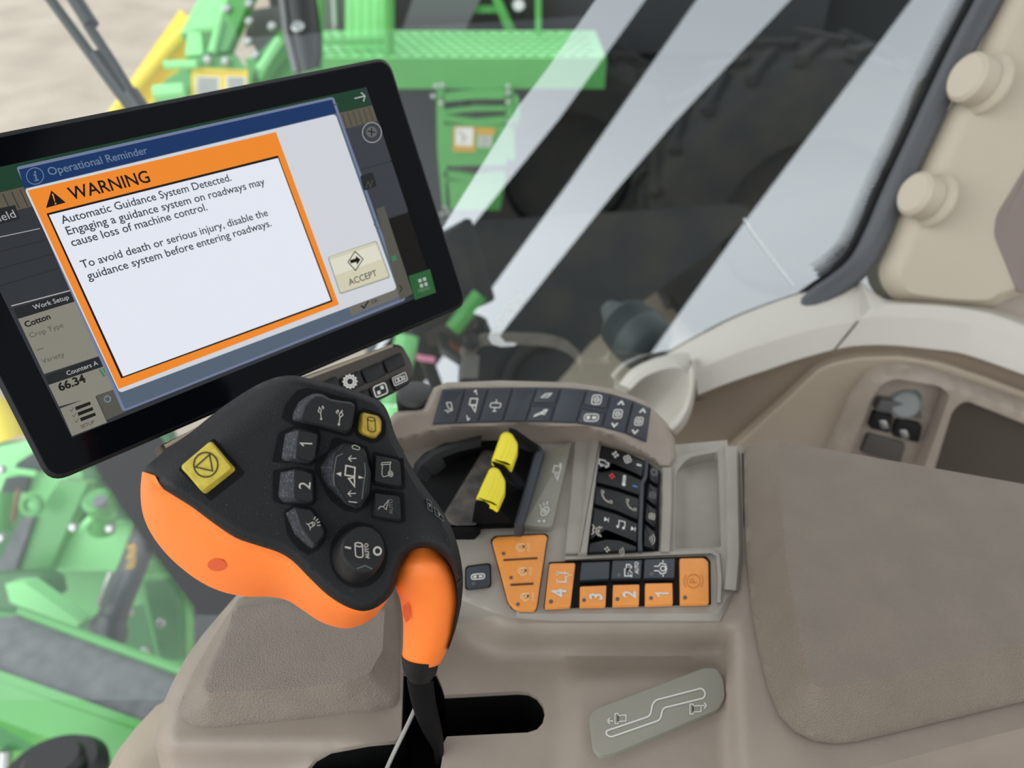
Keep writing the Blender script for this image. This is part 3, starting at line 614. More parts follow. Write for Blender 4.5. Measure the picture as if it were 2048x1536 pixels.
b = MB(); rp = [(770, 850, .02), (846, 818, .034), (868, 777, .046), (893, 767, .049), (1000, 763, .05), (1150, 767, .049), (1230, 780, .044), (1290, 804, .036), (1335, 846, .02), (1352, 890, 0), (1440, 893, 0), (1488, 891, 0), (1550, 880, .02), (1800, 924, .02), (2048, 968, .02), (2240, 1002, .02)]
tp = [zm(*p)+np.array([0, 0.003, -0.0115]) for p in rp]; b.loft([tp, [np.array([p[0], p[1]+0.01, -0.13]) for p in tp]], BLKW, closed=False, cap1=False); obj('reflection_blocker', b, CON)  # unseen black strip added to keep the console out of the pane's reflection
# ---- armrest
ARM = thing('armrest', zm(1800, 1200, 0.0), 'wide grained taupe armrest pad at the right behind the switches', 'armrest')
AO = [(1488, 900), (1494, 892), (1550, 880), (2048, 968), (2300, 1012), (2300, 1345), (2048, 1398), (1720, 1477), (1672, 1482), (1630, 1476), (1592, 1458), (1560, 1425), (1538, 1372), (1520, 1300), (1505, 1220), (1494, 1120), (1489, 1000)]
AI = [(1556, 872), (1562, 1000), (1574, 1130), (1590, 1230), (1608, 1310), (1622, 1362), (1634, 1374), (1650, 1376), (1760, 1358), (2048, 1284), (2300, 1220), (2300, 1000), (2048, 950)]
AL = AO[6:]+AO[:1]
def zarm(V):
    dl = distpoly(AL, V, False); di = distpoly(AI, V); ins = inside(AI, V)
    return np.array([0.003+0.036*((1.0 if i else (a/(a+c+1e-6)))*(0.2+0.8*ss(0, 10, a))) for a, c, i in zip(dl, di, ins)])
b = MB(); b.sheet(AO, lambda x, y, h: zm(x, y, h), ARMTEX, 13, (), (0, 0, -0.003), zarm, None, [AI+AI[:1]]); obj('pad', b, ARM, sharp=60)
b = MB(); b.slab([(1500, 910), (1560, 900), (2048, 990), (2240, 1030), (2240, 1320), (2048, 1370), (1700, 1450), (1610, 1425), (1560, 1340), (1518, 1150)], zm, 0.002, -0.002, DARKBROWN, b=1, r=6); obj('base', b, ARM)  # thin dark slab whose colour paints the shadow gap under the pad
b = MB(); b.slab([(1722, 1548), (2048, 1456), (2300, 1385), (2300, 1900), (1600, 1900)], zm, -0.11, -0.76, SEATD, b=3, r=0); o = obj('seat_base', b); tag(o, 'dark purple grey seat side below the armrest in the bottom right corner', 'seat base')

# ---- upper switch strip
def zr(x, y): return 0.05-0.028*min(1.2, max(-0.1, (y-765)/100.0))-0.012*ss(1230, 1345, x)
RIDGE = [(772, 846), (790, 824), (846, 816), (868, 775), (893, 765), (1000, 761), (1150, 765), (1230, 778), (1290, 802), (1330, 842), (1350, 880), (1354, 915), (1345, 945), (1322, 940), (1285, 911), (1230, 881), (1175, 863), (1040, 856), (880, 866), (770, 895)]
def zridge(V):
    d = distpoly(RIDGE, V); return np.array([zr(x, y)-0.008*(1-ss(0, 9, q)) for (x, y), q in zip(V, d)])
STR = thing('switch_strip', zm(1100, 830, -0.004), 'curved strip of slate grey switches on the raised ridge behind the yellow levers', 'switch strip')
b = MB(); b.sheet(RIDGE, lambda x, y, h: zm(x, y, h), TAUPE, 9, (), (0, 0, -0.028), zridge); obj('ridge', b, STR, sharp=60)
RN = nrm(np.cross(zm(1100, 830, zr(1100, 830))-zm(1000, 830, zr(1000, 830)), zm(1000, 800, zr(1000, 800))-zm(1000, 850, zr(1000, 850)))); RN = RN if RN[2] > 0 else -RN
def rmp_(x, y, h=0.0):
    p = zm(x, y, zr(x, y)); return p+0*RN+ray(x, y)*(-(h/abs(nrm(ray(x, y))@RN))/np.linalg.norm(ray(x, y)))
rmp_.n = RN
TOPL = [(885, 779), (931, 777), (977, 776), (1026, 775), (1074, 775), (1122, 776), (1174, 779), (1222, 788), (1266, 801), (1302, 817)]
BOTL = [(865, 850), (911, 848), (956, 846), (1005, 845), (1051, 844), (1100, 845), (1152, 847), (1204, 855), (1250, 867), (1293, 885)]
b = MB(); b.sheet(TOPL+BOTL[::-1], lambda x, y, h: rmp_(x, y, 0.0012), SLATE, 10); obj('switch_bezel', b, STR, sharp=60)
def cell(i, t0, t1, draw=None):
    q = [(lerp(np.array(TOPL[i]), np.array(BOTL[i]), t)) for t in (t0, t1)]; r_ = [(lerp(np.array(TOPL[i+1]), np.array(BOTL[i+1]), t)) for t in (t0, t1)]
    p = inset([tuple(q[0]), tuple(r_[0]), tuple(r_[1]), tuple(q[1])], 2.2)
    c = (sum(a[0] for a in p)/4, sum(a[1] for a in p)/4)
    return button(STR, p, rmp_, 0.0032, 0.0008, SLATE, 'switch', 1.6, 3, (lambda k, s: draw(k, s, c)) if draw else None)
E1, E2 = (0.22, -0.97), (-1.0, -0.06)
def ic(name, s, wd=1.8, m=WHITEI, dx=0, dy=0, e1=(1, 0.03), e2=(0.2, -1)): return lambda k, pos, c: icon(k, ICO[name], (c[0]+dx, c[1]+dy), vmul(e1, s), vmul(e2, s), pos, wd, m)
def multi(*fs):
    def f(k, pos, c):
        for g_ in fs: g_(k, pos, c)
    return f
cell(0, 0, 1, ic('wedge', 11)); cell(1, 0, 1, multi(ic('box_wedge', 14, 2.2, dy=-2, dx=2), ic('chev_u', 7, dy=-29, dx=8, e1=(.6, .6)), ic('chev_d', 7, dy=26, dx=-8, e1=(.6, .6))))
cell(2, 0, 1, ic('bar_tank', 13)); cell(3, 0, 1); cell(4, 0, .47, ic('leaf', 11, 1.5)); cell(4, .5, 1, ic('arm', 13, 1.8)); cell(5, 0, 1)
cell(6, 0, .47, ic('pod', 13, 2)); cell(6, .53, 1, ic('chain', 14, 2)); cell(7, 0, 1, multi(ic('pod', 12, 2), ic('chev_u', 8, dy=-23, dx=7), ic('chev_d', 8, dy=23, dx=-7))); cell(8, 0, 1, multi(ic('pod', 11, 2), ic('chev_u', 8, dy=-22, dx=8), ic('chev_d', 8, dy=22, dx=-8)))
# ribbed wheel
b = MB(); c = zm(830, 806, 0.026)+np.array([0, 0.004, 0]); up = nrm(np.array([0.02, -0.15, 1]))
u_ = nrm(np.cross(up, [0, 1, 0])); v_ = np.cross(up, u_)
def ring(rr, z, k=0.0): return [c+up*z+(u_*math.cos(a)+v_*math.sin(a))*(rr+(k if i % 2 else 0)) for i, a in enumerate(np.linspace(0, 2*math.pi, 88, endpoint=False))]
b.loft([ring(0.0145, -0.012, 0.0013), ring(0.0145, 0, 0.0013), ring(0.0145, 0.007, 0.0013), ring(0.0125, 0.009, 0), ring(0.006, 0.010)], mat('wheel_rubber', (66, 66, 66), 0.45), cap0=True); o = obj('thumb_wheel', b, sharp=20); tag(o, 'black ribbed thumb wheel between the display and the switch strip', 'thumb wheel')

# ---- lever unit
LEV = thing('lever_unit', zm(980, 990, -0.002), 'dusty black lever housing holding two yellow finger levers', 'lever unit')
b = MB(); b.slab([(826, 930), (850, 905), (890, 886), (962, 871), (1075, 888), (1088, 900), (1042, 1050), (962, 1052), (948, 1063), (905, 1064), (850, 1020)], zm, 0.004, -0.002, BLKW, b=4, r=8); obj('housing', b, LEV)
b = MB()
b.loft([[zm(x, y, z) for x, y, z in l] for l in ([(963, 870, .020), (905, 884, .020), (862, 900, .016), (832, 924, .008), (815, 960, .002)], [(963, 880, .022), (910, 893, .022), (872, 907, .018), (843, 930, .010), (826, 962, .004)], [(962, 893, .018), (918, 903, .018), (884, 916, .014), (858, 938, .007), (836, 975, .002)], [(962, 900, .004), (925, 915, .003), (895, 935, .002), (870, 960, .001), (850, 990, .001)])], BLK2, closed=False, cap1=False); obj('front_shroud', b, LEV)
b = MB(); b.slab([(966, 900), (1003, 905), (962, 1005), (955, 1052), (908, 1053), (884, 1034)], zm, 0.010, 0.003, DUSTY, b=5, r=8, bh=0.003); b.slab([(884, 1052), (962, 1050), (948, 1064), (900, 1064)], zm, 0.009, -0.002, BLKW, b=3, r=3); obj('drum', b, LEV, label='dust-covered lever drum')
b = MB(); b.slab([(1073, 892), (1089, 900), (1044, 1051), (1028, 1050)], zm, 0.016, 0.0, SLATE, b=3, r=3); obj('side_rail', b, LEV)
def fingers(poly, grooves, arm):
    b = MB(); b.slab(poly, zm, 0.034, 0.027, YELLEV, b=6, r=5, bh=0.003); o = obj('lever', b, LEV, label='yellow finger lever')
    b = MB()
    for g_ in grooves: b.tube([zm(x, y, 0.0338) for x, y in smooth(g_, 12)], 0.0006, YELLEV, 8)
    obj('grip_rib', b, o)
    b = MB(); b.prism([zm(*p) for p in arm], (0.0, 0.012, -0.006), BLKW); obj('lever_arm', b, o, label='black lever arm')
fingers([(1002, 868), (1012, 863), (1023, 866), (1036, 888), (1035, 904), (1023, 938), (1012, 930), (982, 923), (993, 893)], [[(1012, 874), (1012, 890), (1000, 918)], [(1019, 876), (1019, 895), (1008, 922)], [(1026, 884), (1025, 902), (1016, 926)]], [(1018, 863, .033), (1032, 867, .031), (1082, 902, .016), (1074, 908, .012), (1040, 897, .024)])
fingers([(979, 938), (988, 934), (998, 938), (1011, 962), (1010, 984), (995, 1018), (984, 1010), (951, 999), (963, 972)], [[(987, 945), (986, 965), (973, 995)], [(994, 948), (993, 970), (981, 1000)], [(1001, 956), (999, 978), (989, 1004)]], [(984, 925, .033), (1006, 932, .032), (1050, 970, .016), (1042, 980, .012), (1010, 962, .026)])
b = MB(); b.prism([zm(*p) for p in ((951, 1002, .034), (968, 1002, .034), (1024, 1044, .014), (960, 1050, .008), (943, 1050, .006))], (0, 0.008, -0.006), BLKW); obj('end_cheek', b, LEV)
b = MB(); b.slab([(1091, 902), (1143, 884), (1105, 1051), (1099, 1055), (1046, 1051)], zm, 0.006, -0.002, PLATE, b=1.5, r=4); pl2 = obj('symbol_plate', b, LEV, label='grey green plate with two white symbols')
b = MB(); z_ = lambda x, y: zm(x, y, 0.0063)
icon(b, ICO['box_wedge'], (1112, 945), (13, 2), (4, -14), z_, 2.4, WHITEI); fill(b, arc(1121, 929, 2.6, n=8), z_, WHITEI); obj('symbol', b, pl2); b = MB(); icon(b, ICO['spray'], (1089, 1020), (14, -4), (3, -15), z_, 2.2, WHITEI)
for x, y in ((1088, 1042), (1078, 1042)): fill(b, arc(x, y, 2.6, n=8), z_, WHITEI)
obj('symbol', b, pl2)

# ---- climate and media keypad
KP = thing('climate_keypad', zm(1250, 1010, -0.002), 'black keypad with white, red and blue symbols in the recess of the console', 'keypad')
b = MB(); b.slab([(1203, 891), (1245, 902), (1290, 922), (1320, 942), (1317, 1107), (1173, 1109)], zm, 0.002, -0.003, BLKW, b=2, r=3); obj('base', b, KP)
def kz(x, y): return 0.004
def cv(pts): return [(1150+x/5.91, 860+y/5.91) for x, y in pts]
def kk(pts, draw=None): return button(KP, inset(cv(pts), 1.0), zm, 0.0065, 0.0015, BLK2, 'key', 2.5, 4, draw, bh=0.002)
def si(*a):
    def f(k, pos):
        for nm, x, y, s, m in a: icon(k, ICO[nm], (1150+x/5.91, 860+y/5.91), (s, s*.25), (s*.1, -s), pos, max(1.2, s*.2), m)
    return f
kk([(310, 200), (560, 255), (835, 375), (800, 570), (440, 410), (400, 455), (262, 470)], si(('plus', 478, 290, 9, WHITEI), ('fan', 620, 345, 9, WHITEI), ('minus', 758, 415, 8, WHITEI), ('truck', 345, 385, 10, WHITEI)))
kk([(262, 492), (400, 478), (450, 430), (800, 592), (775, 785), (500, 690), (240, 625)], si(('plus', 437, 545, 8, REDI), ('thermo', 580, 605, 11, WHITEI), ('minus', 710, 665, 8, BLUEI)))
kk([(240, 650), (500, 715), (772, 808), (755, 1080), (500, 965), (215, 880)], si(('phone', 375, 790, 12, GREYI), ('phone', 665, 885, 11, GREYI)))
kk([(215, 905), (500, 990), (755, 1105), (740, 1350), (360, 1195), (340, 1270), (170, 1310)], si(('skip', 372, 1058, 7, WHITEI), ('note', 550, 1120, 9, WHITEI), ('skip', 688, 1168, 7, WHITEI), ('mute', 258, 1190, 11, GREYI)))
kk([(165, 1335), (350, 1285), (375, 1225), (740, 1375), (735, 1440), (140, 1460)], si(('plus', 380, 1412, 8, GREYI), ('waves', 545, 1440, 8, GREYI)))
kk([(870, 375), (1000, 480), (985, 665), (870, 590)], si(('gear', 935, 500, 7, DIMI)))
kk([(862, 612), (982, 690), (972, 920), (835, 820)], si(('pod', 918, 770, 8, DIMI)))
kk([(832, 845), (970, 945), (960, 1180), (815, 1065)], si(('pod', 910, 1020, 8, GREYI)))
kk([(812, 1090), (958, 1205), (950, 1420), (800, 1380)], si(('waves', 905, 1290, 9, GREYI)))
b = MB(); b.tube([zm(*cv([p])[0], 0.005) for p in ((845, 370), (830, 560), (790, 640), (780, 900), (765, 1280), (770, 1440))], 0.0018, SLATE, 8); obj('divider', b, KP)

# ---- orange engine speed pad
OP = thing('orange_key_pad', zm(1045, 1140, -0.0005), 'orange trapezoid pad with two slots and three engine symbols', 'key pad')
TRAP = [(984, 1082), (992, 1074), (1088, 1069), (1095, 1074), (1093, 1082), (1073, 1216), (1068, 1221), (1038, 1221), (1024, 1214), (1016, 1203)]
b = MB(); b.slab([(x+(x-1044)*.05, y+(y-1145)*.03) for x, y in TRAP], zm, 0.0012, -0.0005, BLKW, b=1, r=3); obj('surround', b, OP)
b = MB(); b.slab(TRAP, zm, 0.0035, 0.0006, ORKEY, b=2.5, r=6, bh=0.0012); po = obj('pad', b, OP)
b = MB(); z_ = lambda x, y: zm(x, y, 0.0038)
for a_, c_ in (((1007, 1120.5), (1075, 1116.5)), ((1021, 1170), (1067, 1167.5))): b.tube([zm(*a_, 0.0035), zm(*c_, 0.0035)], 0.0008, SLOTM, 8)
obj('slot', b, po)
for x, y in ((1007, 1107), (1022, 1155), (1036, 1208)): one('indicator', LEDM, lambda b, m: fill(b, arc(x, y, 3.6, n=12), lambda u, v: zm(u, v, 0.0038), m), po)
for x, y in ((1041, 1094), (1045, 1142), (1050, 1193)):
    b = MB(); icon(b, ICO['engine'], (x, y), (0, -9), (-14, 0), z_, 1.8, PALEOR); fill(b, arc(x+5, y-1, 4, n=10), z_, PALEOR)
    for q in (14, 17): ribbon(b, [(x+q, y+9), (x+q, y-8)], 1.2, z_, PALEOR)
    obj('symbol', b, po)
# ---- lock key
LK = thing('lock_key', zm(956, 1160, -0.0005), 'single slate key with a white padlock beside the joystick stem', 'key')
b = MB(); b.slab([(930, 1132), (982, 1125), (983, 1174), (930, 1180)], zm, 0.0015, -0.0005, BLKW, b=1, r=9); obj('surround', b, LK)
button(LK, [(933, 1135), (979, 1128), (980, 1171), (933, 1176)], zm, 0.004, 0.001, SLATE, 'key_cap', 2, 8, lambda k, s: (icon(k, ICO['chain'], (956, 1153), (13, -1), (0, -10), s, 2.4, WHITEI), led(k, s, 947, 1167, 4)))
# ---- function key row
ROW = thing('function_key_panel', zm(1255, 1165, -0.0005), 'black framed row of orange and slate function keys numbered four to one', 'key panel')
b = MB(); b.slab([(1098, 1124), (1155, 1121), (1355, 1114), (1412, 1112), (1421, 1122), (1422, 1209), (1358, 1210), (1087, 1217)], zm, 0.0012, -0.0005, BLKW, b=1, r=3); obj('frame', b, ROW)
def fk(poly, m, draw=None, r=3): return button(ROW, poly, zm, 0.0042, 0.001, m, 'key', 2, r, draw, bh=0.001)
def num(s, A, B, lx, ly, m=WHITEI): return lambda k, pos: (text(k, s, A, B, zm, 0.0045, m, 0.025, wfit=0.55), led(k, pos, lx, ly, 4))
fk([(1099, 1127), (1151, 1126), (1141, 1213), (1089, 1216)], ORKEY, lambda k, s: (text(k, '4', (1133, 1194), (1131, 1176), zm, 0.0045, WHITEI, 0.025, wfit=0.55), icon(k, ICO['implement'], (1126, 1155), (0, -13), (-14, 0), s, 3, WHITEI), icon(k, ICO['arrow'], (1138, 1150), (-7, 0), (0, 7), s, 2, PALEOR), led(k, s, 1102, 1203, 4.2)), 5)
fk([(1163, 1125), (1220, 1123), (1218, 1158), (1159, 1161)], SLATE)
fk([(1225, 1121), (1284, 1120), (1282, 1157), (1222, 1158)], SLATE, lambda k, s: (icon(k, ICO['truck'], (1254, 1140), (0, -12), (-11, 0), s, 2.4, WHITEI), icon(k, ICO['chev_u'], (1262, 1148), (5, 5), (5, -5), s, 2, WHITEI), text(k, 'AUTO', (1277, 1148), (1277, 1124), zm, 0.0045, WHITEI, 0.03), led(k, s, 1238, 1150, 4)))
fk([(1289, 1119), (1350, 1117), (1349, 1156), (1287, 1157)], SLATE, lambda k, s: (icon(k, ICO['axle'], (1323, 1137), (15, 0), (0, -15), s, 2.2, WHITEI), led(k, s, 1303, 1148, 4.5)))
fk([(1160, 1173), (1213, 1171), (1211, 1212), (1159, 1213)], ORKEY, num('3', (1204, 1200), (1204, 1184), 1168, 1200))
fk([(1226, 1170), (1279, 1169), (1278, 1210), (1225, 1211)], ORKEY, num('2', (1271, 1197), (1271, 1181), 1235, 1198))
fk([(1290, 1167), (1345, 1166), (1346, 1208), (1290, 1210)], ORKEY, lambda k, s: (icon(k, ICO['one'], (1325, 1188), (0, -13), (-13, 0), s, 3.6, WHITEI), led(k, s, 1302, 1196, 4)))
fk([(1359, 1117), (1408, 1116), (1417, 1124), (1418, 1207), (1360, 1208)], ORKEY, lambda k, s: (icon(k, ICO['park'], (1387, 1162), (0, -19), (-19, 0), s, 1.8, DKOR), led(k, s, 1370, 1195, 4.2)), 4)

# ================================================================== JOYSTICK
def DS(y): return float(np.interp(y, [1090, 1150, 1250, 1340, 1440, 1490], [0.350, 0.354, 0.374, 0.396, 0.424, 0.44]))
def JD(x, y):
    D = 0.345+(x-640)*5.5e-5-(y-960)*2.5e-5
    t = ss(790, 880, x)*ss(980, 1130, y); return D+(DS(y)-D)*t
def jm(x, y, h=0.0): return pd(x, y, JD(x, y)-h)
jm.n = nrm(np.cross(jm(700, 960)-jm(600, 960), jm(640, 900)-jm(640, 1000)))
JOY = thing('joystick', zm(860, 1470, -0.10), 'black multi-button joystick with bright orange grip rising from the console slot', 'joystick')
PB = [(288, 942), (305, 922), (345, 890), (385, 862), (430, 825), (480, 790), (520, 767), (555, 754), (590, 751), (630, 760), (690, 775), (740, 793), (765, 807), (778, 830), (790, 868), (815, 920), (845, 968), (880, 1015), (905, 1060), (920, 1110), (926, 1160), (922, 1210), (910, 1262), (896, 1300), (906, 1262), (915, 1210), (912, 1165), (900, 1130), (878, 1105), (850, 1096), (825, 1101), (806, 1120), (795, 1150), (788, 1180), (770, 1203), (745, 1219), (720, 1222), (690, 1212), (655, 1190), (620, 1157), (585, 1122), (555, 1104), (515, 1091), (470, 1075), (425, 1045), (385, 1015), (345, 990), (322, 976), (303, 968)]
PBs = [tuple(p) for p in smooth(PB, 196, True)]
def dome(V):
    d = distpoly(PBs, V); e = distpoly(PBs[0:60], V, False); o = []
    for (x, y), q, u in zip(V, d, e):
        k = 1-ss(0, 18, q); g_ = 1-ss(0, 85, u); o.append(-0.0045*k*k-0.012*g_*g_*(1-ss(480, 640, x)))
    return np.array(o)
b = MB(); b.sheet(PBs, lambda x, y, h: jm(x, y, h), BLK, 9, (), None, dome)
bh_ = dome(np.array(PBs)); c0 = np.array([640, 1000])
l0 = [jm(x, y, h) for (x, y), h in zip(PBs, bh_)]
def back(p, f, h):
    q = np.array(p); c = np.array([700, 1000]) if p[0] < 800 or p[1] < 1000 else np.array([880, min(1280, p[1])]); q = c+(q-c)*f; return pd(q[0], q[1], JD(p[0], p[1])-h)
b.loft([l0, [back(p, 0.985, -0.018) for p in PBs], [back(p, 0.90, -0.030) for p in PBs]], BLK); obj('head_shell', b, JOY, sharp=45)
# orange skirt under the head
K0 = smooth([(288, 944), (303, 969), (322, 977), (345, 991), (385, 1016), (425, 1046), (470, 1076), (515, 1092), (555, 1105), (585, 1123), (620, 1158), (655, 1191), (690, 1213), (720, 1223), (745, 1220), (770, 1204), (788, 1178)], 90)
K1 = smooth([(284, 944), (281, 980), (284, 1020), (296, 1055), (318, 1090), (350, 1125), (395, 1160), (440, 1182), (490, 1193), (540, 1194), (575, 1201), (605, 1220), (640, 1243), (680, 1256), (710, 1254), (740, 1240), (764, 1216), (790, 1174)], 90)
def sk(t): return 0.004+0.030*t**1.7
def skirt(t, h=None):
    r = []
    for a, c in zip(K0, K1):
        q = a+(c-a)*t; r.append(pd(q[0], q[1], JD(*a)+0.005+(sk(t) if h is None else h)))
    return r
ins_ = [pd(*(np.array([600, 1050])+(a-np.array([600, 1050]))*0.93), JD(*a)+0.006) for a in K0]
bk_ = [pd(*(np.array([600, 1040])+(a-np.array([600, 1040]))*0.9), JD(*a)+0.040) for a in K1]
b = MB(); b.loft([ins_, skirt(0, 0.002)]+[skirt(t) for t in np.linspace(0.04, 1, 14)]+[bk_, ins_], ORANGE, closed=False, cap1=False); sko = obj('orange_skirt', b, JOY, sharp=60)
def onskirt(x, y):
    best = None
    for a, c in zip(K0, K1):
        ab = c-a; t = ((np.array([x, y])-a)@ab)/(ab@ab+1e-9); q = a+ab*t; e = np.linalg.norm(q-np.array([x, y]))
        if 0 <= t <= 1 and (best is None or e < best[0]): best = (e, t, a)
    return pd(x, y, JD(*best[2])+0.005+sk(best[1])-0.0006)
b = MB(); fill(b, arc(434, 1130, 19, n=20, ry=12.5), onskirt, ORANGE_SHADE); obj('screw_hole_shade', b, sko)
# orange stem and collar
def rtube(L, R, dep, th_, m, n=40, cap=True, bow=None):
    Ls = smooth(L, n); Rs = smooth(R, n); rows = []
    for i in range(n):
        a, c = Ls[i], Rs[i]; row = []; bw = bow(i/(n-1)) if bow else 0
        dd = dep((a[1]+c[1])/2); tt = th_(i/(n-1)) if callable(th_) else th_
        for t in np.linspace(0, 2*math.pi, 28, endpoint=False):
            s = 0.5-0.5*math.cos(t); q = a+(c-a)*s; row.append(pd(q[0], q[1]+bw*max(0, math.sin(t)), dd-tt*math.sin(t)))
        rows.append(row)
    b = MB(); b.loft(rows, m, cap0=cap); return b
OL = [(806, 1078), (796, 1118), (791, 1148), (792, 1175), (800, 1200), (806, 1240), (806, 1285), (804, 1318)]
OR_ = [(872, 1074), (888, 1106), (900, 1130), (912, 1165), (917, 1205), (908, 1262), (897, 1292), (882, 1322)]
b = rtube(OL, OR_, lambda y: DS(y)+0.0175+0.010*ss(1135, 1085, y), 0.016, ORANGE, bow=lambda t: 16*ss(0.55, 1, t)); sto = obj('orange_stem', b, JOY, sharp=60)
b = MB(); q0 = [(812, 1207), (818, 1222), (819, 1240), (812, 1245), (806, 1230), (805, 1212)]; fill(b, q0, lambda x, y: pd(x, y, DS(y)+0.0055-0.002), ORANGE_SHADE); obj('screw_hole_shade', b, sto)
b = rtube([(803, 1310), (804, 1325), (807, 1342), (816, 1356)], [(879, 1316), (877, 1330), (873, 1345), (862, 1358)], lambda y: DS(y)+0.0175, lambda t: 0.0168-0.004*t*t, BLK, 16, bow=lambda t: 16-4*t); obj('collar', b, JOY, sharp=60)
b = rtube([(813, 1358), (820, 1395), (830, 1430), (846, 1465), (866, 1500), (870, 1530)], [(866, 1362), (872, 1405), (880, 1440), (886, 1472), (888, 1500), (890, 1530)], lambda y: DS(y)+0.018+max(0, y-1490)*0.0004, 0.011, BLKW, 24); obj('stalk', b, JOY, sharp=60)
# thin cable beside the stalk
b = MB(); b.tube([pd(x, y, d) for x, y, d in smooth([(834, 1408, .455), (822, 1435, .452), (806, 1468, .450), (788, 1505, .450), (770, 1545, .452), (745, 1600, .455)], 24)], 0.0013, mat('cable_grey', (150, 146, 140), 0.5), 8); o = obj('cable', b); tag(o, 'thin grey cable running down into the slot beside the joystick stalk', 'cable')
# recesses and keys on the head
def jz(Z, ox=530, oy=740, s=5.12): return [(ox+x/s, oy+y/s) for x, y in Z]
def recess(poly, h=0.0007, r=5): b = MB(); fill(b, rc(poly, r), lambda x, y: jm(x, y, h), BLKW); return obj('recess', b, JOY)
def jkey(top, base, m, name='button', h=0.007, draw=None, r=3, b_=2, label=None): return button(JOY, top, jm, h, 0.0003, m, name, b_, r, draw, base, label, 0.0012, DUSTLIT if m is BLK2 else None)
recess(jz([(168, 490), (215, 340), (330, 205), (430, 180), (560, 205), (760, 270), (935, 300), (950, 380), (930, 560), (880, 680), (820, 680), (600, 620), (300, 570)]))
rk = [(584, 830), (596, 804), (612, 793), (628, 786), (645, 788), (659, 797), (678, 801), (702, 804), (710, 810), (709, 824), (705, 849), (700, 863), (692, 867), (647, 855), (600, 845), (585, 841)]
rk_top = [(601, 833), (608, 812), (619, 799), (631, 791), (645, 791), (659, 799), (678, 803), (702, 806), (709, 811), (708, 825), (704, 849), (699, 861), (690, 864), (647, 852), (610, 843), (602, 839)]
def jic(name, c, e1, e2, wd, m): return lambda k, s: icon(k, ICO[name], c, e1, e2, s, wd, m)
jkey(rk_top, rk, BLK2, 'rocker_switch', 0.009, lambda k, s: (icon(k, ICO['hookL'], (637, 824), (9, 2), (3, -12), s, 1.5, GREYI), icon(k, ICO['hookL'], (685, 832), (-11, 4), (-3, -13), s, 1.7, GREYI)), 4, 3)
recess(jz([(940, 440), (1000, 390), (1180, 440), (1240, 520), (1240, 660), (1150, 745), (1060, 740), (930, 680), (910, 600)]), r=9)
yb = jz([(1000, 430), (1160, 470), (1195, 520), (1190, 630), (1130, 705), (1090, 705), (980, 660), (948, 620), (960, 470)]); yt = jz([(1015, 440), (1155, 475), (1190, 520), (1185, 625), (1135, 690), (1090, 690), (1010, 655), (985, 620), (992, 460)])
jkey(yt, yb, YELLOW_S, 'button', 0.006, jic('cyl', (743, 849), (15, 1.5), (-1, -18), 1.7, BLKI), 4, 2.5, 'worn yellow button')
R1 = [(140, 640), (330, 560), (560, 620), (570, 700), (530, 930), (470, 985), (290, 950), (70, 945)]
recess(jz(R1))
k1b = jz([(200, 655), (300, 600), (400, 600), (545, 650), (548, 680), (520, 905), (478, 950), (440, 970), (180, 930), (160, 900)]); k1t = jz([(340, 615), (400, 615), (470, 630), (540, 650), (543, 680), (518, 895), (478, 940), (440, 938), (330, 905), (312, 880)])
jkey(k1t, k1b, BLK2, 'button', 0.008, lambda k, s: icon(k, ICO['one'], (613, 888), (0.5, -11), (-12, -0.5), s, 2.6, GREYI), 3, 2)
recess(jz([(80, 1030), (330, 990), (510, 1030), (520, 1100), (530, 1340), (480, 1385), (170, 1375), (80, 1340)]))
k2b = jz([(150, 1050), (290, 1012), (400, 1018), (485, 1055), (492, 1080), (502, 1330), (472, 1370), (440, 1382), (180, 1355), (128, 1300)]); k2t = jz([(297, 1022), (340, 1020), (400, 1028), (478, 1058), (487, 1080), (498, 1325), (470, 1356), (440, 1358), (330, 1335), (296, 1312)])
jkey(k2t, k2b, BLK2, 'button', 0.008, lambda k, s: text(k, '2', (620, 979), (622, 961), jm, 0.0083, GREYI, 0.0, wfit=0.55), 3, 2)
j2 = lambda Z: jz(Z, 530, 960)
recess(j2([(190, 330), (290, 255), (480, 275), (560, 400), (640, 510), (610, 640), (540, 720), (440, 770), (330, 700), (230, 560)]))
k3b = j2([(205, 345), (300, 268), (470, 295), (540, 390), (612, 510), (610, 570), (530, 680), (480, 705), (440, 690), (300, 560)]); k3t = j2([(302, 280), (380, 286), (470, 300), (540, 400), (608, 520), (606, 565), (528, 660), (500, 662), (440, 580), (370, 470)])
jkey(k3t, k3b, BLK2, 'button', 0.008, jic('lamp', (624, 1049), (5.5, 9.5), (11, -6.5), 1.5, GREYI), 3, 2)
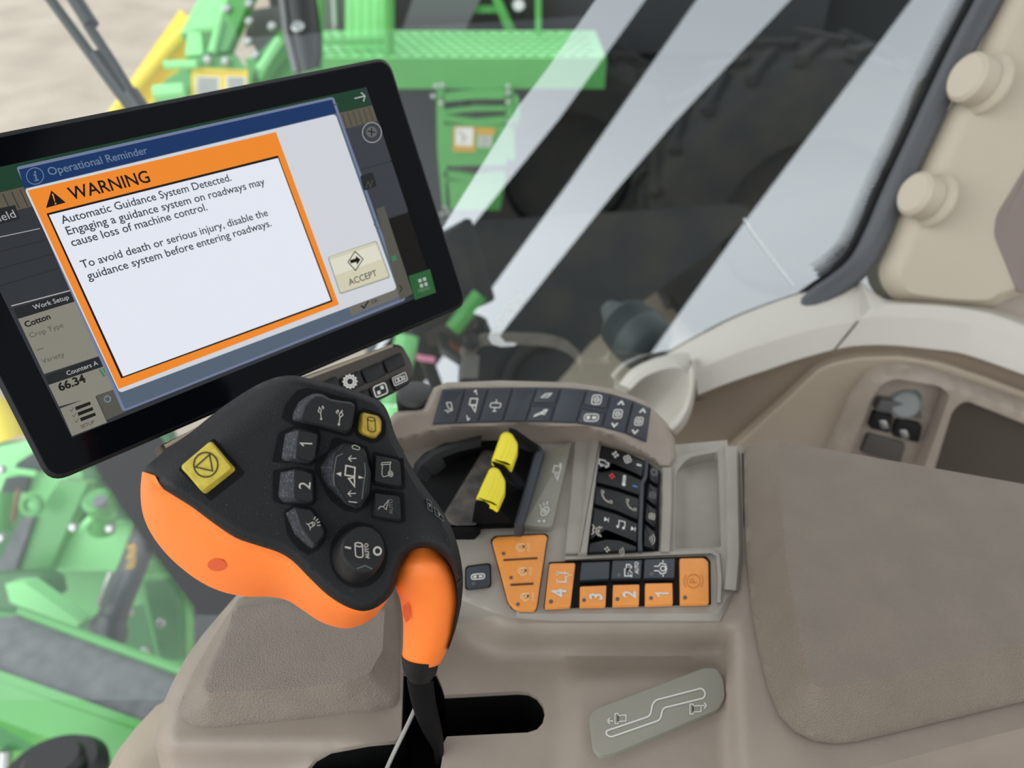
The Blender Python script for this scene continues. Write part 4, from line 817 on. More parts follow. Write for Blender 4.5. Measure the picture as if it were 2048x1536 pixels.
# centre rocker
recess([(664, 878), (672, 874), (735, 893), (745, 938), (742, 1000), (735, 1012), (715, 1025), (690, 1022), (660, 1000), (640, 960), (628, 935), (640, 912), (655, 905)])
cb = [(655, 905), (672, 893), (688, 886), (706, 888), (727, 897), (733, 908), (737, 928), (743, 945), (739, 987), (729, 1002), (724, 1014), (712, 1018), (690, 1008), (672, 990), (645, 965), (640, 935)]
ct = [(670, 908), (680, 900), (690, 889), (706, 890), (725, 898), (731, 908), (732, 926), (740, 944), (736, 986), (728, 998), (722, 1008), (712, 1012), (692, 1004), (682, 986), (670, 968), (665, 935)]
def ctr(k, s):
    icon(k, ICO['arrow'], (705, 917), (-10, 0.5), (0, -10), s, 1.6, GREYI); icon(k, ICO['arrow'], (704, 987), (-10, 0.5), (0, -10), s, 1.6, GREYI)
    ribbon(k, [(692, 931), (710, 935), (709, 953), (690, 950)], 2.8, s, GREYI, True); ribbon(k, [(697, 957), (709, 955), (709, 973)], 2.6, s, GREYI, True)
    fill(k, [(672, 947), (683, 944), (682, 953)], s, GREYI); fill(k, [(728, 956), (717, 951), (717, 957)], s, GREYI)
    ribbon(k, [(686, 907), (673, 913), (669, 935), (667, 958), (669, 972)], 1.6, s, DIMI); ribbon(k, [(729, 926), (731, 945), (727, 970), (724, 998)], 1.6, s, DIMI)  # pale edge lines: whitish wear with bevel highlights painted in
    ribbon(k, rc([(704, 892), (710, 890), (720, 895), (718, 900), (705, 897)], 2), 1.2, s, GREYI, True); ribbon(k, [(697, 1003), (714, 1005)], 1.6, s, GREYI)
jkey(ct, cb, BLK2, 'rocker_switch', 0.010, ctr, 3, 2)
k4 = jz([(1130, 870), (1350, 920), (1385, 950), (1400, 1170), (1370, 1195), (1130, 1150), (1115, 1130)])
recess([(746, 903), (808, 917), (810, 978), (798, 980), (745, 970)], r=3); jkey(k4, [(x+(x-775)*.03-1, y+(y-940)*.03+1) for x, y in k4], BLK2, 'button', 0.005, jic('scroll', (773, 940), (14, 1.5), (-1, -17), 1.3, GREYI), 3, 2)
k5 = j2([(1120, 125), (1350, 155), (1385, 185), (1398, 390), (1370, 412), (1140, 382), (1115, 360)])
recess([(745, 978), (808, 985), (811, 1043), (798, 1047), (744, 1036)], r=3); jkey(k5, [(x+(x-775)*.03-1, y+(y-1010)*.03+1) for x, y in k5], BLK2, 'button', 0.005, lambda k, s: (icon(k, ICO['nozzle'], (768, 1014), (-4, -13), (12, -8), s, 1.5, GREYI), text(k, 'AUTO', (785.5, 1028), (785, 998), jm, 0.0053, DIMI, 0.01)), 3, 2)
# small edge keys
for q in ([(853, 997), (862, 1003), (865, 1024), (856, 1018)], [(868, 1013), (885, 1032), (888, 1043), (871, 1030)]):
    b = MB(); b.slab(q, jm, 0.0012, -0.0005, BLK2, b=1, r=2); o = obj('edge_key', b, JOY)
    b = MB(); s_ = lambda x, y: jm(x, y, 0.0015); ribbon(b, rc(q, 2), 0.9, s_, DIMI, True); c = (sum(p[0] for p in q)/4, sum(p[1] for p in q)/4); ribbon(b, [(c[0]-2, c[1]-4), (c[0]+2, c[1]), (c[0]-1, c[1]+3)], 0.9, s_, GREYI); obj('symbol', b, o)
# turn knob
b = MB(); fill(b, arc(717, 1110, 58, n=40, ry=66), lambda x, y: jm(x, y, 0.0007), BLKW); obj('recess', b, JOY)
b = MB(); el = lambda cx_, cy_, rx, ry, h: [jm(x, y, h) for x, y in arc(cx_, cy_, rx, n=44, ry=ry)]
b.loft([el(712, 1113, 48, 55, 0.0006), el(714, 1112, 47, 54, 0.006), el(722, 1103, 46, 51, 0.012), el(726, 1099.5, 44, 48, 0.0145), el(727, 1098.5, 41, 45, 0.0155)], BLK2); ko = obj('turn_knob', b, JOY, sharp=50)
b = MB(); s_ = lambda x, y: jm(x, y, 0.0158)
ribbon(b, [(690, 1094), (702, 1096.5)], 3.6, s_, GREYI); icon(b, ICO['cyl'], (718, 1100), (15, 1.5), (-1, -18), s_, 2.2, GREYI); text(b, 'AUTO', (739, 1117), (736, 1086), jm, 0.0158, GREYI, 0.02); ribbon(b, arc(755, 1102, 7.2, n=20, ry=7.6), 3.6, s_, GREYI, True); ribbon(b, [(714, 1137), (730, 1131), (745, 1138)], 2.0, s_, DIMI); obj('symbol', b, ko)
# square yellow button
yt = [(421, 882), (466, 936), (405, 985), (361, 933)]; yb = [(428, 880), (487, 946), (421, 999), (361, 938)]
jy = lambda x, y, h=0.0: pd(x, y, JD(x, y)-h+0.0055)
jy.n = jm.n
recess([(428, 876), (492, 946), (421, 1003), (356, 938)], 0.0)
def ydraw(k, s): ribbon(k, arc(411.5, 929.5, 24, n=36, ry=24.5), 3.0, s, BLKI, True); ribbon(k, [(419, 909), (391, 934), (425, 942)], 2.8, s, BLKI, True)
button(JOY, yt, jy, 0.0095, 0.0, YELLOW, 'button', 3, 7, ydraw, yb, 'square yellow button', 0.0015)

# ================================================================== TOUCHSCREEN
MD = 0.52
mh = nrm(ray(3204, -364)); mv = nrm(ray(2624, 5913)); mn = nrm(np.cross(mh, mv)); mn = mn if mn@FV < 0 else -mn
MP0 = pd(775, 115, MD); MM = plane(MP0, mn)
mv = nrm(mv-mh*(mv@mh))
def muv(u, v, h=0.0): return MP0+(mh*u+mv*v)*MD+mn*h
def puv(x, y):
    q = MM(x, y)-MP0; return (q@mh)/MD, (q@mv)/MD
MON = thing('touchscreen_display', muv(-0.28, 0.345, -0.02), 'black touchscreen display showing a white and orange WARNING message', 'touchscreen')
U0, U1, V0, V1 = -0.556, 0.0035, -0.0015, 0.3435
def rrect(u0, v0, u1, v1, r, n=6): return rc([(u0, v0), (u1, v0), (u1, v1), (u0, v1)], r, n)
HOUS = mat('display_housing', (20, 21, 24), 0.5, 0.2, 1500, spec=0.3)
BEZ = mat('display_glass', (8, 10, 14), 0.10, spec=0.06)
b = MB()
o_ = rrect(U0, V0, U1, V1, 0.02); i_ = rrect(U0+.004, V0+.004, U1-.004, V1-.004, 0.018); k_ = rrect(U0+.03, V0+.03, U1-.03, V1-.03, 0.02)
b.loft([[muv(u, v, -0.035) for u, v in k_], [muv(u, v, -0.016) for u, v in i_], [muv(u, v, -0.012) for u, v in o_], [muv(u, v, -0.002) for u, v in o_], [muv(u, v, 0) for u, v in i_]], HOUS, cap0=True); obj('housing', b, MON)
b = MB(); b.add([muv(u, v, 0.0003) for u, v in rrect(U0+.005, V0+.005, U1-.005, V1-.005, 0.017)], [list(range(28))], BEZ); obj('glass', b, MON)
b = MB(); b.tube([muv(-0.30, 0.17, -0.03), muv(-0.30, 0.17, -0.07), muv(-0.28, 0.34, -0.10), muv(-0.22, 0.62, -0.12)], 0.014, HOUS, 14); obj('mount_arm', b, MON)
SCR = MB(); LAY = [0.0006]
def quad(m, *px, z=None): LAY[0] += 0.00002; fill(SCR, px, lambda x, y: MM(x, y, LAY[0]), m)
def uvr(m, u0, v0, u1, v1): LAY[0] += 0.00002; SCR.add([muv(u, v, LAY[0]) for u, v in ((u0, v0), (u1, v0), (u1, v1), (u0, v1))], [[0, 1, 2, 3]], m)
def txt(s, A, B, m, bold=0.0, hs=1.0): LAY[0] += 0.00002; text(SCR, s, A, B, MM, LAY[0], m, bold, hs)
def line(m, wd, *px, closed=False): LAY[0] += 0.00002; ribbon(SCR, px, wd, lambda x, y: MM(x, y, LAY[0]), m, closed)
sDK = scr('dark', (50, 53, 58)); sGR = scr('green', (30, 62, 44)); sGR2 = scr('menu_green', (42, 92, 52)); sBG = scr('beige', (132, 130, 118)); sBGd = scr('beige_dim', (84, 84, 76)); sHD = scr('header', (36, 38, 40)); sLT = scr('light_text', (170, 172, 172)); sTK = scr('timeline', (92, 86, 74)); sTX = scr('dark_text', (28, 28, 26)); sGY = scr('grey_text', (82, 80, 74))
sBL = scr('blue', (24, 52, 98)); sBLt = scr('blue_text', (104, 122, 146)); sSL = scr('slate', (84, 98, 114)); sSLb = scr('slate_edge', (112, 122, 150)); sWH = scr('white', (226, 230, 240)); sWG = scr('white_grey', (206, 210, 216)); sOR = scr('orange', (236, 136, 44)); sBK = scr('black', (22, 20, 18)); sT1 = scr('message_text', (64, 68, 74)); sAC = scr('accept', (206, 202, 176)); sOK = scr('ok_key', (108, 106, 98)); sPN = scr('panel', (58, 62, 68)); sRD = scr('bleed', (44, 26, 26))
AU0, AU1, AV0, AV1 = -0.5188, -0.045, 0.0300, 0.3060
uvr(sDK, AU0, AV0, AU1, AV1); uvr(sGR, AU0, AV0, AU1-.003, 0.053); uvr(sTK, AU0, 0.053, AU1, 0.073)
for k in range(60):
    u = AU0+(AU1-AU0)*k/60; uvr(sDK, u, 0.055, u+0.001, 0.072)
uvr(sBK, -0.085, 0.195, AU1, 0.30)                     # unlit right strip
uvr(sPN, -0.125, 0.073, AU1, 0.125); uvr(sPN, -0.125, 0.1265, AU1, 0.193)
# left map strip
line(sLT, 1.6, (-20, 478), (0, 474), (80, 457)); 
for q in (20, 45, 70): line(sHD, 1.2, (-20, 480+q*1.4), (130, 445+q*1.25))
quad(sHD, (-40, 425), (30, 410), (40, 438), (-40, 458)); txt('ield', (1, 443), (33, 434), sLT)
quad(sLT, (22, 611), (140, 580), (141, 582), (23, 613))
quad(sHD, (27, 617), (150, 581), (158, 600), (36, 638)); txt('Work Setup', (68, 619.5), (139, 598), sLT, 0.01)
quad(sBG, (36, 638), (160, 600), (205, 710), (88, 748))
txt('Cotton', (52, 655), (102, 637), sTX, 0.03); txt('Crop Type', (61, 676), (128, 654), sGY); txt('---', (75, 703), (88, 699), sTX); txt('Variety', (86, 727.5), (130, 712), sGY)
quad(sHD, (91, 752), (206, 710), (214, 730), (97, 770)); txt('Counters A', (135, 751), (197, 729), sLT, 0.01)
quad(sBG, (97, 770), (216, 730), (238, 780), (118, 813)); txt('66.34', (120, 782.5), (173, 763), sTX, 0.035)
for k in range(3): quad(scr('stripe', (60, 120, 84)), (197+k*7, 739-k*2), (201+k*7, 738-k*2), (211+k*7, 752-k*2), (207+k*7, 754-k*2))
quad(sBG, (120, 817), (190, 791), (214, 845), (144, 872)); txt('SETUP', (163, 857), (190, 846), sGY, 0.02)
for k in range(3): quad(sTX, (150+k*5, 814+k*11), (180+k*5, 803+k*11), (182+k*5, 809+k*11), (152+k*5, 821+k*11)); line(sGY, 1.3, (139+k*5, 819+k*11), (143+k*5, 823+k*11), (147+k*5, 815+k*11))
quad(sBGd, (192, 791), (230, 778), (250, 824), (213, 840)); line(scr('ring', (110, 122, 140)), 3, *arc(215, 798, 6, n=16), closed=True); txt('WO', (227, 818.5), (241, 812.5), sGY)
# dialog behind
quad(sSLb, *rc([(32, 334), (667, 193), (812, 600), (246, 824)], 7)); quad(sSL, *rc([(38, 339), (664, 199), (806, 597), (250, 818)], 5)); quad(sBL, (38, 339), (664, 199), (673, 226), (48, 377))
txt('Operational Reminder', (99, 351), (297, 306.5), sBLt, 0.01)
line(sBLt, 1.8, *arc(70, 352, 17, n=28, ry=16.5), closed=True); quad(sBLt, (68, 343), (72, 342), (72.5, 345.5), (68.5, 346.5)); line(sBLt, 3, (67, 350), (70.5, 349), (73.5, 360.5)); line(sBLt, 2, (69, 362), (78, 359.5))
quad(sOK, (693, 601), (800, 562), (808, 590), (703, 632)); line(sTX, 3, (722, 611), (728, 616), (737, 602)); txt('OK', (744, 608), (757, 603), sTX)
# message card
quad(sWG, *rc([(49, 378), (671, 228), (794, 578), (239, 786)], 8)); quad(sOR, (55, 381), (552, 264), (678, 609), (237.5, 778)); quad(sBK, (93, 427), (556, 311), (665.5, 603), (242.5, 757)); quad(sWH, (98, 430), (556, 316), (661.5, 600.5), (246, 753))
txt('WARNING', (143, 400), (302, 363.5), sBK, 0.012, 1.08)
quad(sBK, (92, 416), (131.5, 405), (102.5, 381)); quad(sOR, (103.5, 388), (106.5, 387), (110.5, 403), (109, 403.5)); quad(sOR, *arc(111, 407, 2, n=8))
txt('Automatic Guidance System Detected.', (125, 448), (464, 361), sT1, 0.011); txt('Engaging a guidance system on roadways may', (136, 470), (531, 369), sT1, 0.011); txt('cause loss of machine control.', (145, 493), (416, 420), sT1, 0.011)
txt('To avoid death or serious injury, disable the', (165, 537), (537, 431), sT1, 0.011); txt('guidance system before entering roadways.', (177, 560), (544, 452), sT1, 0.011)
quad(scr('accept_edge', (150, 148, 136)), *rc([(655, 514), (753, 481), (781, 555), (680, 589)], 5)); quad(sAC, *rc([(657, 514), (752, 483), (778, 553), (681, 586)], 4)); quad(scr('accept_top', (218, 216, 198)), (660, 520), (753, 489), (764, 518), (670, 551))
txt('ACCEPT', (699, 571), (755, 551), sT1, 0.01); line(sT1, 2, (710, 503), (726, 518), (711, 541), (696, 524), closed=True); quad(sBK, (700, 520), (711, 517), (712, 512), (721, 519), (714, 530), (713, 524), (701, 527))
# right column
line(sLT, 1.4, *arc(744, 265, 19, n=26, ry=20), closed=True); quad(scr('badge', (96, 98, 98)), *arc(743, 264, 11, n=16)); line(sBK, 2.5, (743, 256), (743, 272)); line(sBK, 2.5, (735, 262), (751, 265))
line(sLT, 2.4, (709, 197), (729, 192)); line(sLT, 2.4, (722, 185), (730, 192), (727, 203)); line(sGY, 2.2, (676, 207), (668, 210))
quad(sHD, *rc([(720, 352), (745, 344), (754, 372), (728, 382)], 4)); line(sGY, 1.4, (733, 376), (736, 362), (741, 374), (745, 360))
quad(sBGd, (752, 418), (768, 412), (826, 588), (800, 600)); line(sGY, 1.4, *arc(757, 447, 9, n=16), closed=True); quad(scr('stripe', (60, 120, 84)), (782, 513), (792, 510), (794, 520), (785, 523)); line(sTX, 2, (799, 570), (804, 577), (800, 584))
quad(sGR2, (817, 552), (860, 538), (872, 585), (830, 600))
for dx, dy in ((0, 0), (9, -3), (3, 10), (12, 7)): quad(sLT, (836+dx, 559+dy), (842+dx, 557+dy), (844+dx, 563.5+dy), (838+dx, 565.5+dy))
txt('MENU', (838, 586), (861, 578), scr('menu_text', (110, 130, 112)))
obj('screen_image', SCR, MON, label='lit screen with an orange bordered warning message')

# ---- key bar below the display
KBP = plane(muv(0, 0.36, -0.012), nrm(mn+0.25*UV))
KB = thing('display_key_bar', KBP(700, 850, -0.02), 'dark brown key bar with small white symbols under the touchscreen', 'key bar')
BARB = mat('key_bar_brown', (58, 50, 42), 0.5, 0.1, 1200)
bar = rc([(318, 892), (420, 842), (560, 770), (785, 688), (803, 690), (822, 722), (828, 748), (820, 767), (790, 785), (640, 860), (480, 940), (350, 985)], 9)
b = MB(); b.slab(bar, KBP, 0.0, -0.018, BARB, b=5, r=0, bh=0.004); obj('housing', b, KB)
b = MB(); b.tube([KBP(x, y, 0.0) for x, y in ((330, 893), (480, 812), (560, 776), (680, 731), (784, 691))], 0.0012, TAN, 8); obj('top_trim', b, KB)
def kb(poly, draw=None): button(KB, poly, KBP, 0.0025, -0.002, BLK2, 'key', 2, 4, draw)
kb([(632, 770), (672, 752), (684, 780), (646, 798)])
kb([(680, 757), (718, 741), (730, 768), (692, 786)], lambda k, s: icon(k, ICO['gear'], (700, 763), (13, -4), (4, 13), s, 3, WHITEI))
kb([(722, 740), (762, 723), (772, 750), (734, 767)]); kb([(766, 721), (803, 704), (812, 730), (776, 747)])
kb([(697, 794), (734, 778), (744, 804), (708, 822)]); kb([(738, 777), (777, 760), (787, 785), (750, 803)], lambda k, s: icon(k, ICO['quad'], (761, 780), (12, -5), (4, 13), s, 2.4, WHITEI))
kb([(781, 757), (814, 743), (820, 765), (792, 782)], lambda k, s: icon(k, ICO['keys'], (800, 758), (13, -6), (4, 13), s, 1.6, WHITEI))
b = MB(); b.tube([KBP(560, 860, -0.015), KBP(640, 900, -0.06), zm(800, 900, -0.01)], 0.012, HOUS, 12); obj('bracket', b, KB)

# ================================================================== OUTSIDE
# wiper
WIP = thing('wiper', W1(275, 205, -0.06), 'black windscreen wiper with twin rods above the display', 'wiper')
wm = lambda x, y, h=-0.03: W1(x, y, h)
b = MB(); b.tube([wm(95, -10), wm(140, 52), wm(215, 155), wm(258, 212), wm(300, 270), wm(400, 410), wm(440, 470)], 0.0075, BLKO, 10); b.tube([wm(190, 105, -0.026), wm(250, 188, -0.026), wm(300, 262, -0.026)], 0.006, BLKO, 8); obj('arm', b, WIP)
b = MB(); b.tube([wm(128, -40), wm(145, -10), wm(183, 50)], 0.011, BLKO, 10); b.tube([wm(176, 50), wm(225, 125), wm(268, 195), wm(310, 262)], 0.0075, BLKO, 10); obj('hose', b, WIP)
b = MB(); b.tube([wm(262, 185, -0.02), wm(300, 240, -0.02)], 0.011, BLKO, 12); obj('pivot', b, WIP)

def dz(x, y, z): return zm(x, y, z)
def YP(Y): return plane((0, Y, 0), (0, -1, 0))
# walkway
WZ = -0.85; YF = float(zm(900, 118, WZ)[1])
WK = thing('walkway', (0.2, YF+0.4, WZ-0.2), 'bright green perforated steel walkway above the ladder', 'walkway')
b = MB(); x0, x1 = -1.75, 0.62
b.box(((x0+x1)/2, YF+0.42, WZ-0.01), (x1-x0, 0.84, 0.02), GREEN_LIT); wdk = obj('deck', b, WK)
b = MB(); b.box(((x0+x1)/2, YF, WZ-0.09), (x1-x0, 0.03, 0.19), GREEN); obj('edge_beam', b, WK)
b = MB()
for i in range(27):
    for j in range(7):
        x = x0+0.08+i*0.083; y = YF+0.09+j*0.105
        b.disc((x+(0.04 if j % 2 else 0), y, WZ), (0, 0, 1), 0.022, 0.008, GREEN, 8, 0.003)
o = obj('tread_bumps', b, wdk); o['kind'] = 'stuff'
def post(x, y0, y1, Y, r=0.022):
    p0 = YP(Y)(x, y0); p1 = YP(Y)(x, y1); b = MB(); b.tube([p0, p1], r, GREEN, 10); return obj('railing_post', b, WK)
post(1077, -60, 68, YF+0.5); post(778, -60, 105, YF+0.1, 0.035); post(640, -60, 120, YF+0.15)
b = MB(); q = [(692, -40), (770, -40), (766, 96), (690, 96)]; b.prism([YP(YF+0.2)(x, y) for x, y in q], (0, 0.02, 0), GREEN_LIT)
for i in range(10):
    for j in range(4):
        c = YP(YF+0.2)(700+j*18, -20+i*12); b.disc(c, (0, -1, 0.2), 0.014, 0.01, GREEN_LIT, 8, 0.004)
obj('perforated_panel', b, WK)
b = MB(); b.tube([YP(YF+0.12)(650, 84), YP(YF+0.12)(775, 80)], 0.02, GREEN, 8); obj('rail', b, WK)
# hardware behind the walkway
T = thing('machine_body', (0.2, YF+1.9, WZ-0.5), 'dark machine body standing behind the green walkway', 'machine body')
b = MB(); b.box((0.3, YF+1.55, WZ+0.45), (4.5, 0.2, 1.5), mat('dark_grey_body', (58, 60, 62), 0.6)); obj('side_panel', b, T)
b = MB(); b.prism([YP(YF+1.0)(x, y) for x, y in ((845, -60), (990, -60), (930, 60), (805, 58))], (0, 0.1, 0), mat('grey_belt', (104, 104, 110), 0.5)); obj('slanted_guard', b, T, label='grey slanted guard')
b = MB(); b.prism([YP(YF+1.1)(x, y) for x, y in ((1005, -40), (1072, -40), (1070, 44), (1025, 44))], (0, 0.3, 0), BLKO); b.disc(YP(YF+1.1)(1037, 12), (0, -1, 0.4), 0.05, 0.03, STEEL, 16, 0.01); obj('engine_box', b, T)  # black engine box; the steel disc is added as its highlight
b = MB(); b.prism([YP(YF+1.0)(x, y) for x, y in ((960, -60), (975, -60), (1030, 60), (1010, 60))], (0, 0.08, 0), GREEN); b.prism([YP(YF+1.05)(x, y) for x, y in ((930, 12), (1000, 12), (1005, 26), (925, 26))], (0, 0.08, 0), GREEN); obj('brace', b, T)
b = MB(); b.box(YP(YF+1.05)(680, 20), (0.34, 0.2, 0.5), mat('grey_manifold', (112, 116, 112), 0.5)); b.tube([YP(YF+0.93)(668, -30), YP(YF+0.93)(672, 60)], 0.03, STEEL, 10); obj('manifold', b, T)
# ladder
LD = thing('ladder', YP(YF-0.05)(950, 425), 'green ladder with warning decals hanging below the walkway', 'ladder')
LP = YP(YF-0.06)
def strip(name, pts, wd, m=GREEN, root=LD, mp=LP, dep=0.05):
    b = MB(); p = [np.array(q, float) for q in pts]; L = []; Rr = []
    for i, q in enumerate(p):
        t = p[min(i+1, len(p)-1)]-p[max(0, i-1)]; t = t/np.linalg.norm(t); n_ = np.array([-t[1], t[0]]); L.append(q+n_*wd/2); Rr.append(q-n_*wd/2)
    b.prism([mp(*q) for q in L+Rr[::-1]], (0, dep, 0), m); return obj(name, b, root)
strip('rail', [(880, 180), (882, 300), (893, 415)], 15); strip('rail', [(1018, 175), (1020, 240), (1022, 320)], 15); strip('rail', [(1022, 190), (1033, 198), (1035, 235), (1024, 255)], 10)
strip('rung', [(885, 196), (950, 190), (1015, 190)], 16); strip('rung', [(888, 236), (950, 246), (1015, 240)], 13); strip('rung', [(888, 348), (950, 358), (1010, 352)], 13); strip('rung', [(888, 225), (950, 218), (1015, 218)], 8)
b = MB(); b.prism([LP(x, y, -0.002) for x, y in ((888, 250), (1018, 250), (1012, 330), (890, 332))], (0, 0.08, 0), GREEN); b.prism([LP(x, y) for x, y in ((891, 362), (1010, 362), (1000, 420), (893, 420))], (0, 0.08, 0), GREEN); obj('riser', b, LD)
for x, y in ((872, 172), (884, 170), (866, 192), (882, 206), (1016, 172), (1016, 186), (1016, 204), (1018, 244), (890, 415), (884, 428), (896, 426)):
    b = MB(); b.disc(LP(x, y, 0.01), (0, -1, 0.3), 0.016, 0.014, STEEL, 10, 0.005); obj('bolt', b, LD)
lq = lambda z: (lambda x, y: LP(x, y, z))
b = MB(); fill(b, [(907, 253), (952, 253), (950, 304), (906, 303)], lq(0.004), DECO); fill(b, [(911, 255), (947, 255), (946, 292), (910, 291)], lq(0.006), DECW); ribbon(b, [(918, 262), (930, 275), (924, 285)], 2, lq(0.008), DECK_); obj('decal', b, LD, label='white and amber decal')
b = MB(); fill(b, [(951, 254), (991, 254), (989, 306), (950, 305)], lq(0.004), GREEN); fill(b, [(953, 255), (990, 256), (989, 270), (953, 269)], lq(0.006), DECO); fill(b, [(956, 271), (983, 271), (982, 294), (956, 294)], lq(0.006), DECW)
for k in range(5): ribbon(b, [(958, 274+k*4.2), (980, 274+k*4.2)], 1.6, lq(0.008), DECK_)
obj('decal', b, LD, label='yellow headed decal')

# tyres
def tyre(name, c, R, wd, label, group=None):
    T = thing(name, (c[0], c[1], c[2]-R), label, 'tyre', group); b = MB(); prof = [(R*.55, -wd/2), (R*.9, -wd/2), (R, -wd*.4), (R, wd*.4), (R*.9, wd/2), (R*.55, wd/2)]
    loops = []
    for a in np.linspace(0, 2*math.pi, 64, endpoint=False): loops.append([np.array(c)+np.array([math.cos(a)*r, y, math.sin(a)*r]) for r, y in prof])
    loops.append(loops[0]); b.loft(loops, RUBBER, closed=False, cap1=False)
    obj('carcass', b, T)
    b = MB()
    for k in range(22):
        for s in (-1, 1):
            a = 2*math.pi*(k+(0.5 if s > 0 else 0))/22; t = np.array([-math.sin(a), 0, math.cos(a)]); r = np.array([math.cos(a), 0, math.sin(a)])
            ax1 = nrm(np.array([0, s*1.0, 0])+t*0.75); ax0 = nrm(np.cross(ax1, r)); b.box(np.array(c)+r*(R+0.02)+np.array([0, s*wd*.24, 0]), (0.07, wd*.55, 0.06), RUBBER, [ax0, ax1, r])
    obj('tread_lugs', b, T)
    b = MB(); b.disc(np.array(c)+np.array([0, -wd*.2, 0]), (0, -1, 0), R*.56, 0.04, RUBBER, 40, 0.02); obj('rim', b, T)
tyre('tyre', (2.05, 5.3, GZ+1.05), 1.08, 0.7, 'large black lugged tyre seen through the side window right of the ladder')
tyre('tyre', (0.45, 6.35, GZ+0.97), 0.95, 0.7, 'large black lugged tyre standing behind the green ladder')
T = thing('chassis', (1.2, 7.2, GZ), 'dark chassis side behind the tyres', 'chassis'); b = MB(); b.box((1.4, 7.3, GZ+1.25), (5.0, 0.5, 2.2), mat('dark_chassis', (44, 46, 48), 0.8)); obj('side', b, T)
for x in (-0.9, 3.5):
    b = MB(); b.box((x, 7.2, GZ+0.15), (0.4, 0.4, 0.3), RUBBER); obj('foot', b, T)
T = thing('tyre_mass', pd(1050, 760, 4.0), 'flat black mass standing for a tyre low behind the side window beside the patch of sand', 'tyre mass')
b = MB(); b.prism([pd(x, y, 4.0) for x, y in smooth([(760, 470), (1000, 440), (1300, 420), (1500, 410), (1470, 460), (1400, 520), (1300, 592), (1240, 640), (1178, 690), (1105, 775), (980, 860), (820, 900), (740, 800)], 60, True)], FV*0.12, RUBBER); obj('mass', b, T)  # flat dark mass added in place of a tyre
b = MB(); b.tube([pd(x, y, 3.97) for x, y in smooth([(1010, 775), (1022, 735), (1045, 705), (1085, 685), (1110, 678)], 20)], 0.03, RUBBER, 8); obj('rib', b, T)  # part of the added flat mass
# round black boot beyond the sill
b = MB(); c0 = pd(1242, 640, 1.45); c1 = pd(1300, 695, 1.40); ax = nrm(c1-c0); L_ = np.linalg.norm(c1-c0)
def rg(t, r):
    u = nrm(np.cross(ax, [0, 0, 1.0])); v = np.cross(ax, u); return [c0+ax*t*L_+(u*math.cos(a)+v*math.sin(a))*r for a in np.linspace(0, 2*math.pi, 28, endpoint=False)]
prof = [(-.5, .015), (-.15, .03), (0, .045), (.1, .052), (.18, .045), (.26, .054), (.34, .047), (.42, .056), (.5, .05), (.62, .057), (.95, .055), (1.1, .045), (1.2, .02)]
b.loft([rg(t, r) for t, r in prof], mat('grey_boot', (92, 98, 100), 0.45), cap0=True); o = obj('ribbed_boot', b); tag(o, 'grey ribbed rubber boot on a mirror arm outside the side window', 'rubber boot')
T = thing('mirror_arm', pd(1305, 730, 1.45), 'dark mirror arm carrying the ribbed boot outside the side window', 'mirror arm'); b = MB(); b.tube([c1+ax*0.01, pd(1345, 735, 1.36), pd(1370, 800, 1.2)], 0.022, BLKO, 10); obj('tube', b, T)

# picking units on the left, beyond the windscreen
def pr(name, pts, d, m, vec=None, root=None, label=None):
    b = MB(); q = [pd(p[0], p[1], p[2] if len(p) > 2 else d) for p in pts]; b.prism(q, vec if vec is not None else FV*0.06, m); return obj(name, b, root, label=label)
U1_ = thing('picking_unit', pd(450, 190, 3.4), 'green picking unit frame with warning decals beyond the top of the display', 'picking unit')
D_ = 3.2
pr('side_plate', [(388, 112), (470, 108), (500, 150), (560, 100), (640, 70), (640, 220), (300, 220), (330, 160), (360, 140)], D_+0.1, GREEN, root=U1_)
pr('mount_plate', [(390, 112), (468, 110), (505, 148), (495, 200), (372, 200), (378, 140)], D_, GREEN, root=U1_)
pr('beam', [(462, 0), (512, -30), (455, 100), (408, 108)], D_-0.02, GREEN, root=U1_)
pr('beam', [(505, 120), (580, 40), (600, 60), (520, 160)], D_, GREEN, root=U1_)
pr('cover_plate', [(395, 0), (470, -40), (440, 40), (360, 70)], D_+0.2, GREEN_LIT, FV*0.2, U1_)
pr('bracket', [(375, 65), (402, 60), (405, 108), (370, 112)], D_-0.01, GREEN_LIT, root=U1_)
pr('hub_housing', [(500, 20), (570, 10), (575, 95), (520, 110), (490, 70)], D_+0.12, mat('grey_hub', (86, 88, 84), 0.5), FV*0.2, U1_)
b = MB()
for x, y, x2, y2, r in ((395, 55, 440, 52, .02), (440, 40, 425, 105, .016), (330, 130, 395, 128, .018), (520, 140, 560, 80, .02), (310, 185, 370, 180, .03)): b.tube([pd(x, y, D_-0.03), pd(x2, y2, D_-0.03)], r, GREEN_LIT, 8)
obj('tubes', b, U1_)
for x, y in ((417, 121), (452, 124), (552, 93), (497, 85), (512, 112), (545, 55), (455, 20), (500, 45), (500, 10)):
    b = MB(); b.disc(pd(x, y, D_-0.02), -FV, 0.018, 0.02, STEEL, 10, 0.006); obj('bolt', b, U1_)
dq = lambda z: (lambda x, y: pd(x, y, D_-z))
b = MB()
fill(b, [(383, 134), (496, 140), (496, 180), (382, 196)], dq(0.004), DECY)
for a_, c_ in ((392, 440), (452, 492)):
    fill(b, [(a_, 152), (c_, 154), (c_, 200), (a_, 200)], dq(0.006), DECW)
    for k in range(7): ribbon(b, [(a_+3, 156+k*5), (c_-4, 158+k*5)], 2.2, dq(0.008), DECK_)
for k in range(8): ribbon(b, [(400+k*11, 144), (407+k*11, 144.5)], 3.5, dq(0.006), DECO)
obj('decal', b, U1_, label='pair of yellow warning decals')
